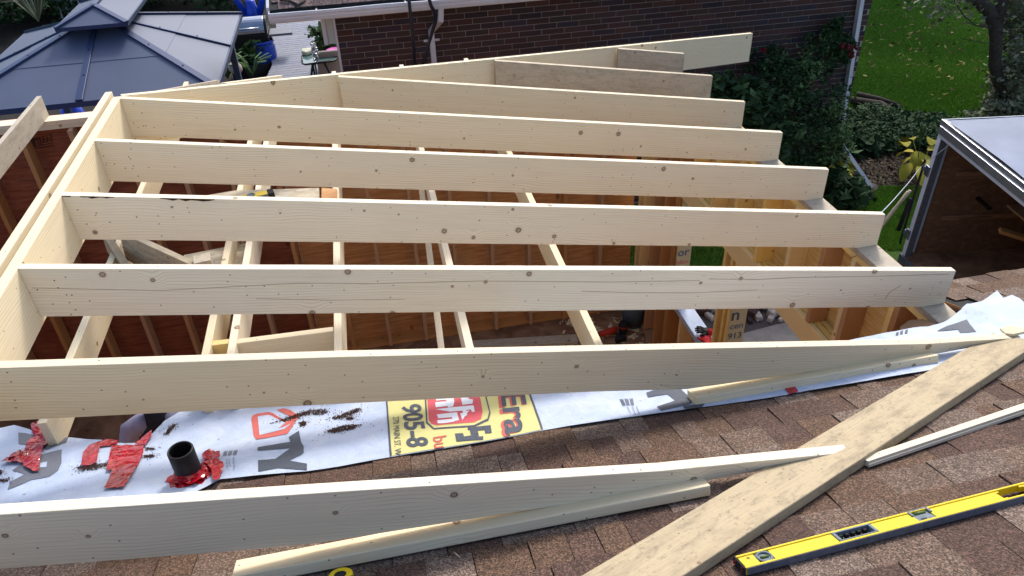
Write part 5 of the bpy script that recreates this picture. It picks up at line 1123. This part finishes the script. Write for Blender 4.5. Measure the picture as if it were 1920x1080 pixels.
# barbecue
bq = atZ(462,58,1.0); be2 = empty('barbecue', (bq.x,bq.y,0), 'steel lidded barbecue beside the gazebo roof edge', 'barbecue')
n = 14; pr = [bq+Vector((-.45,.28*math.cos(math.pi*i/n),.28*math.sin(math.pi*i/n))) for i in range(n+1)]
prism('lid', pr, (.85,0,0), M['steel'], be2, bevel=.01); prism('lid_end', [p+Vector((.8505,0,0)) for p in pr], (.05,0,0), M['darkmetal'], be2, bevel=.008)
b2 = bq; prism('cabinet', [b2+Vector(p) for p in ((-.45,-.28,-1.0),(.45,-.28,-1.0),(.45,.28,-1.0),(-.45,.28,-1.0))], (0,0,.99), M['darkmetal'], be2, bevel=.01); prism('side_shelf', [b2+Vector(p) for p in ((.46,-.25,-.1),(.95,-.25,-.1),(.95,.22,-.1),(.46,.22,-.1))], (0,0,.05), M['lvl_grey'], be2, bevel=.01)
sweep('lid_handle', [b2+Vector((-.3,-.3,.12)), b2+Vector((.3,-.3,.12))], .015, M['alu_trim'], be2)
# toy basketball hoop
tb_ = atZ(478,45,0); hp_ = empty('toy_hoop', (tb_.x,tb_.y,0), 'blue plastic toy basketball stand with a red hoop, cut by the top edge', 'toy')
for s_ in (-1,1): sweep('frame', [tb_+Vector((s_*.12,0,.1)), tb_+Vector((s_*.34,.05,.65)), tb_+Vector((s_*.34,.1,1.15)), tb_+Vector((s_*.16,.12,1.6))], .085, M['blue'], hp_, n=8)
sweep('column', [tb_+Vector((0,0,0)), tb_+Vector((0,.02,.6))], [.2,.12], M['blue'], hp_, n=10); prism('backboard', [tb_+Vector((x*.42,.12,1.32+z*.3)) for x, z in ((-1,-.6),(-.6,-1),(.6,-1),(1,-.6),(1,1),(-1,1))], (0,.05,0), M['blue'], hp_, bevel=.02)
rc = tb_+Vector((0,-.16,1.34)); sweep('hoop', [rc+Vector((.26*math.cos(t),.2*math.sin(t),0)) for t in [i*math.pi/12 for i in range(25)]], .03, M['redpl'], hp_, n=8)
for i in range(12):
    t = i*math.pi/6; sweep('net', [rc+Vector((.25*math.cos(t),.19*math.sin(t),0)), rc+Vector((.15*math.cos(t+.3),.12*math.sin(t+.3),-.28))], .007, M['white_metal'], hp_, n=4)
# propane, blue barrel, planter, cage
pp = atZ(469,133,0); pe = empty('propane_tank', pp, 'blue grey propane cylinder beside the blue barrel', 'gas cylinder')
lathe('body', [(.0,.03),(.14,.05),(.155,.12),(.155,.40),(.12,.50),(.03,.53)], pp+Vector((0,0,.3)), M['propane'], pe, 20); lathe('collar', [(.10,.50),(.105,.62),(.095,.62),(.09,.5)], pp+Vector((0,0,.3)), M['propane'], pe, 16); lathe('foot', [(.12,-.3),(.12,.06)], pp+Vector((0,0,.3)), M['darkmetal'], pe, 16)
bb = atZ(497,112,.4); b_e = empty('barrel', (bb.x,bb.y,0), 'bright blue plastic barrel tipped among the planters', 'barrel'); lathe('body', [(0,0),(.24,.02),(.27,.15),(.27,.4),(.24,.52),(0,.54)], bb-Vector((0,0,.12)), M['blue'], b_e, 20); lathe('rim', [(.25,.49),(.265,.50),(.265,.54),(.25,.55)], bb-Vector((0,0,.12)), M['blue'], b_e, 20)
pb = atZ(490,140,.1); p_e = empty('planter', (pb.x,pb.y,0), 'round black planter with leafy stems in front of the blue barrel', 'planter'); lathe('pot', [(.0,0),(.26,0),(.36,.42),(.33,.42),(.25,.1)], pb-Vector((0,0,.1)), M['rubber'], p_e, 24); leaves('foliage', [(tuple(pb+Vector((0,0,.55))),(.3,.3,.3))], 420, .085, M['leaf_mid'], p_e, asp=2.4, seed=23)
cg = atZ(478,100,.2); g_e = empty('plant_cage', (cg.x,cg.y,0), 'wire plant support ring standing behind the blue barrel', 'plant support')
for z, r in ((.35,.22),(.85,.27)): sweep('ring', [Vector((cg.x+r*math.cos(t),cg.y+r*math.sin(t),z)) for t in [i*math.pi/10 for i in range(21)]], .008, M['steel'], g_e, n=5)
for t in (0,2.1,4.2): sweep('leg', [Vector((cg.x+.2*math.cos(t),cg.y+.2*math.sin(t),0)), Vector((cg.x+.27*math.cos(t),cg.y+.27*math.sin(t),.86))], .008, M['steel'], g_e, n=5)
def spiky(base, n, L0, lab, seed, mat='leaf_gold'):
    e = empty('palm_plant', base, lab, 'plant'); r = random.Random(seed)
    for i in range(n):
        a = r.uniform(0,6.3); l = L0*r.uniform(.7,1.1); d = Vector((math.cos(a),math.sin(a),0)); pts = [base+Vector((0,0,.2)), base+d*l*.4+Vector((0,0,.2+l*.6)), base+d*l*.85+Vector((0,0,.2+l*.7))]
        o = sweep('frond', pts, 1, M[mat], e, flat=(.035,.006)); at = o.data.attributes.new('shade','FLOAT','FACE'); at.data.foreach_set('value', [r.random()]*len(o.data.polygons))
spiky(atZ(432,165,.3), 30, .55, 'spiky yellow green palm leaves right of the gazebo corner', 1, 'leaf_mid'); spiky(atZ(478,160,.25), 18, .5, 'second spray of narrow yellow green leaves near the black planter', 2, 'leaf_mid'); spiky(atZ(78,55,.2), 50, 1.3, 'fountain of pale grass blades behind the gazebo, upper left', 3, 'leaf_grey')
sh_ = atZ(441,128,.75); ge = empty('solar_lamp', (sh_.x,sh_.y,0), 'pale shell shaped garden ornament on a stake beside the gazebo', 'garden ornament'); lathe('shell', [(0,-.08),(.09,-.06),(.14,.0),(.13,.04),(.05,.07),(0,.07)], sh_, M['tan'], ge, 12, (.4,-.6,.7)); sweep('stake', [sh_, sh_+Vector((.25,-.5,-.7))], .02, M['tan'], ge, n=6); sweep('stake', [sh_+Vector((-.15,.4,.5)), sh_], .02, M['tan'], ge, n=6)
# dark garden edge stones along the deck
for i, (x, y) in enumerate(((531,60),(527,75),(523,90),(527,104),(533,118),(541,128))):
    c = atZ(x,y,.1); bm = bmesh.new(); bmesh.ops.create_icosphere(bm, subdivisions=2, radius=.3)
    for q in bm.verts: q.co = Vector((q.co.x*.7,q.co.y*1.3,q.co.z*.8))*(1+noise.noise(q.co*4+Vector((i,0,0)))*.4)
    me = bpy.data.meshes.new('edging_stone'); bm.to_mesh(me); bm.free(); me.materials.append(M['bark']); o = bpy.data.objects.new('edging_stone', me); put(o, Matrix.Translation(c)); tag(o, 'rough dark stone along the left deck edge, '+('farthest','second farthest','third from the far end','third from the near end','second nearest','nearest')[i], 'stone', 'edging stones of the deck')
# hedge and trees behind, upper left
for i, (x, y, r, n_, mt, lab) in enumerate(((40,20,(2.6,1.2,1.0),9000,'leaf_dark','dark hedge in the upper left corner of the photo'),(190,-5,(2.8,1.2,1.2),8000,'leaf_dark','dark shrubbery right behind the gazebo peak'),(330,-12,(2.6,1.2,1.0),8000,'leaf_dark','reddish dark shrubs above the gazebo back edge'),(430,-5,(1.4,1.0,1.1),6000,'leaf_dark','dark bushes left of the toy hoop'),(20,45,(1.2,1.0,.5),2500,'leaf_dark','low dark bush left of the pale grass'))):
    b = atZ(x,y,.2); e = empty('hedge', (b.x,b.y,0), lab, 'shrub'); leaves('foliage', [((b.x,b.y,.9),r),((b.x-1,b.y+.4,1.2),r)], n_, .09, M[mt], e, clump=24, seed=30+i)
wf0 = atZ(134,12,.3); we = empty('garden_lattice', (wf0.x,wf0.y,0), 'pale blue lattice panel beyond the gazebo peak', 'lattice')
for i in range(5): box('slat', wf0.x-.35+i*.18, wf0.x-.31+i*.18, wf0.y, wf0.y+.03, 0, 1.3, M['white_metal'], we); 
for i in range(5): box('rail', wf0.x-.36, wf0.x+.45, wf0.y-.02, wf0.y-.001, .2+i*.26, .24+i*.26, M['white_metal'], we)
# under the gazebo, seen past the far plate
cb = atZ(136,214,.3); nb = empty('cooler_bag', (cb.x,cb.y,0), 'blue net bag on the patio behind the far plate', 'bag'); lathe('body', [(0,0),(.2,.02),(.24,.2),(.18,.42),(.05,.5)], Vector((cb.x,cb.y,.005)), M['blue'], nb, 14); lathe('tie', [(.06,.46),(.12,.56),(.03,.6)], Vector((cb.x+.1,cb.y,.02)), M['alu_trim'], nb, 10)
tag(prism('patio_bench', [Vector((-6.4,10.6,.45)),Vector((-3.0,10.6,.45)),Vector((-3.0,11.6,.45)),Vector((-6.4,11.6,.45))], (0,0,.12), M['bagwhite'], bevel=.03), 'pale grey cushion bench under the gazebo edge', 'bench')
# unseen tall trees, added out of view to shade the lawn
for i, (x, y, z, r) in enumerate(((15,29,9,4.2),(21,31,9.5,4.5),(9.5,33,10,4.2))):
    e = empty('added_shade_tree', (x,y,0), ('broad leafy tree added past the top edge to shade the lawn','tall leafy tree added unseen at the far right to shade the lawn','tall leafy tree added unseen behind the brick house to shade the lawn')[i], 'tree')
    sweep('trunk', [(x,y,0),(x+.2,y,3),(x,y+.3,7)], [.35,.28,.2], M['bark'], e); leaves('crown', [((x,y,z),(r,r,r*.9)),((x+1.5,y-1,z+2),(r*.7,r*.7,r*.6)),((x-1.8,y+.5,z-.8),(r*.7,r*.7,r*.6))], 16000, .30, M['leaf_mid'], e, clump=40, seed=40+i)
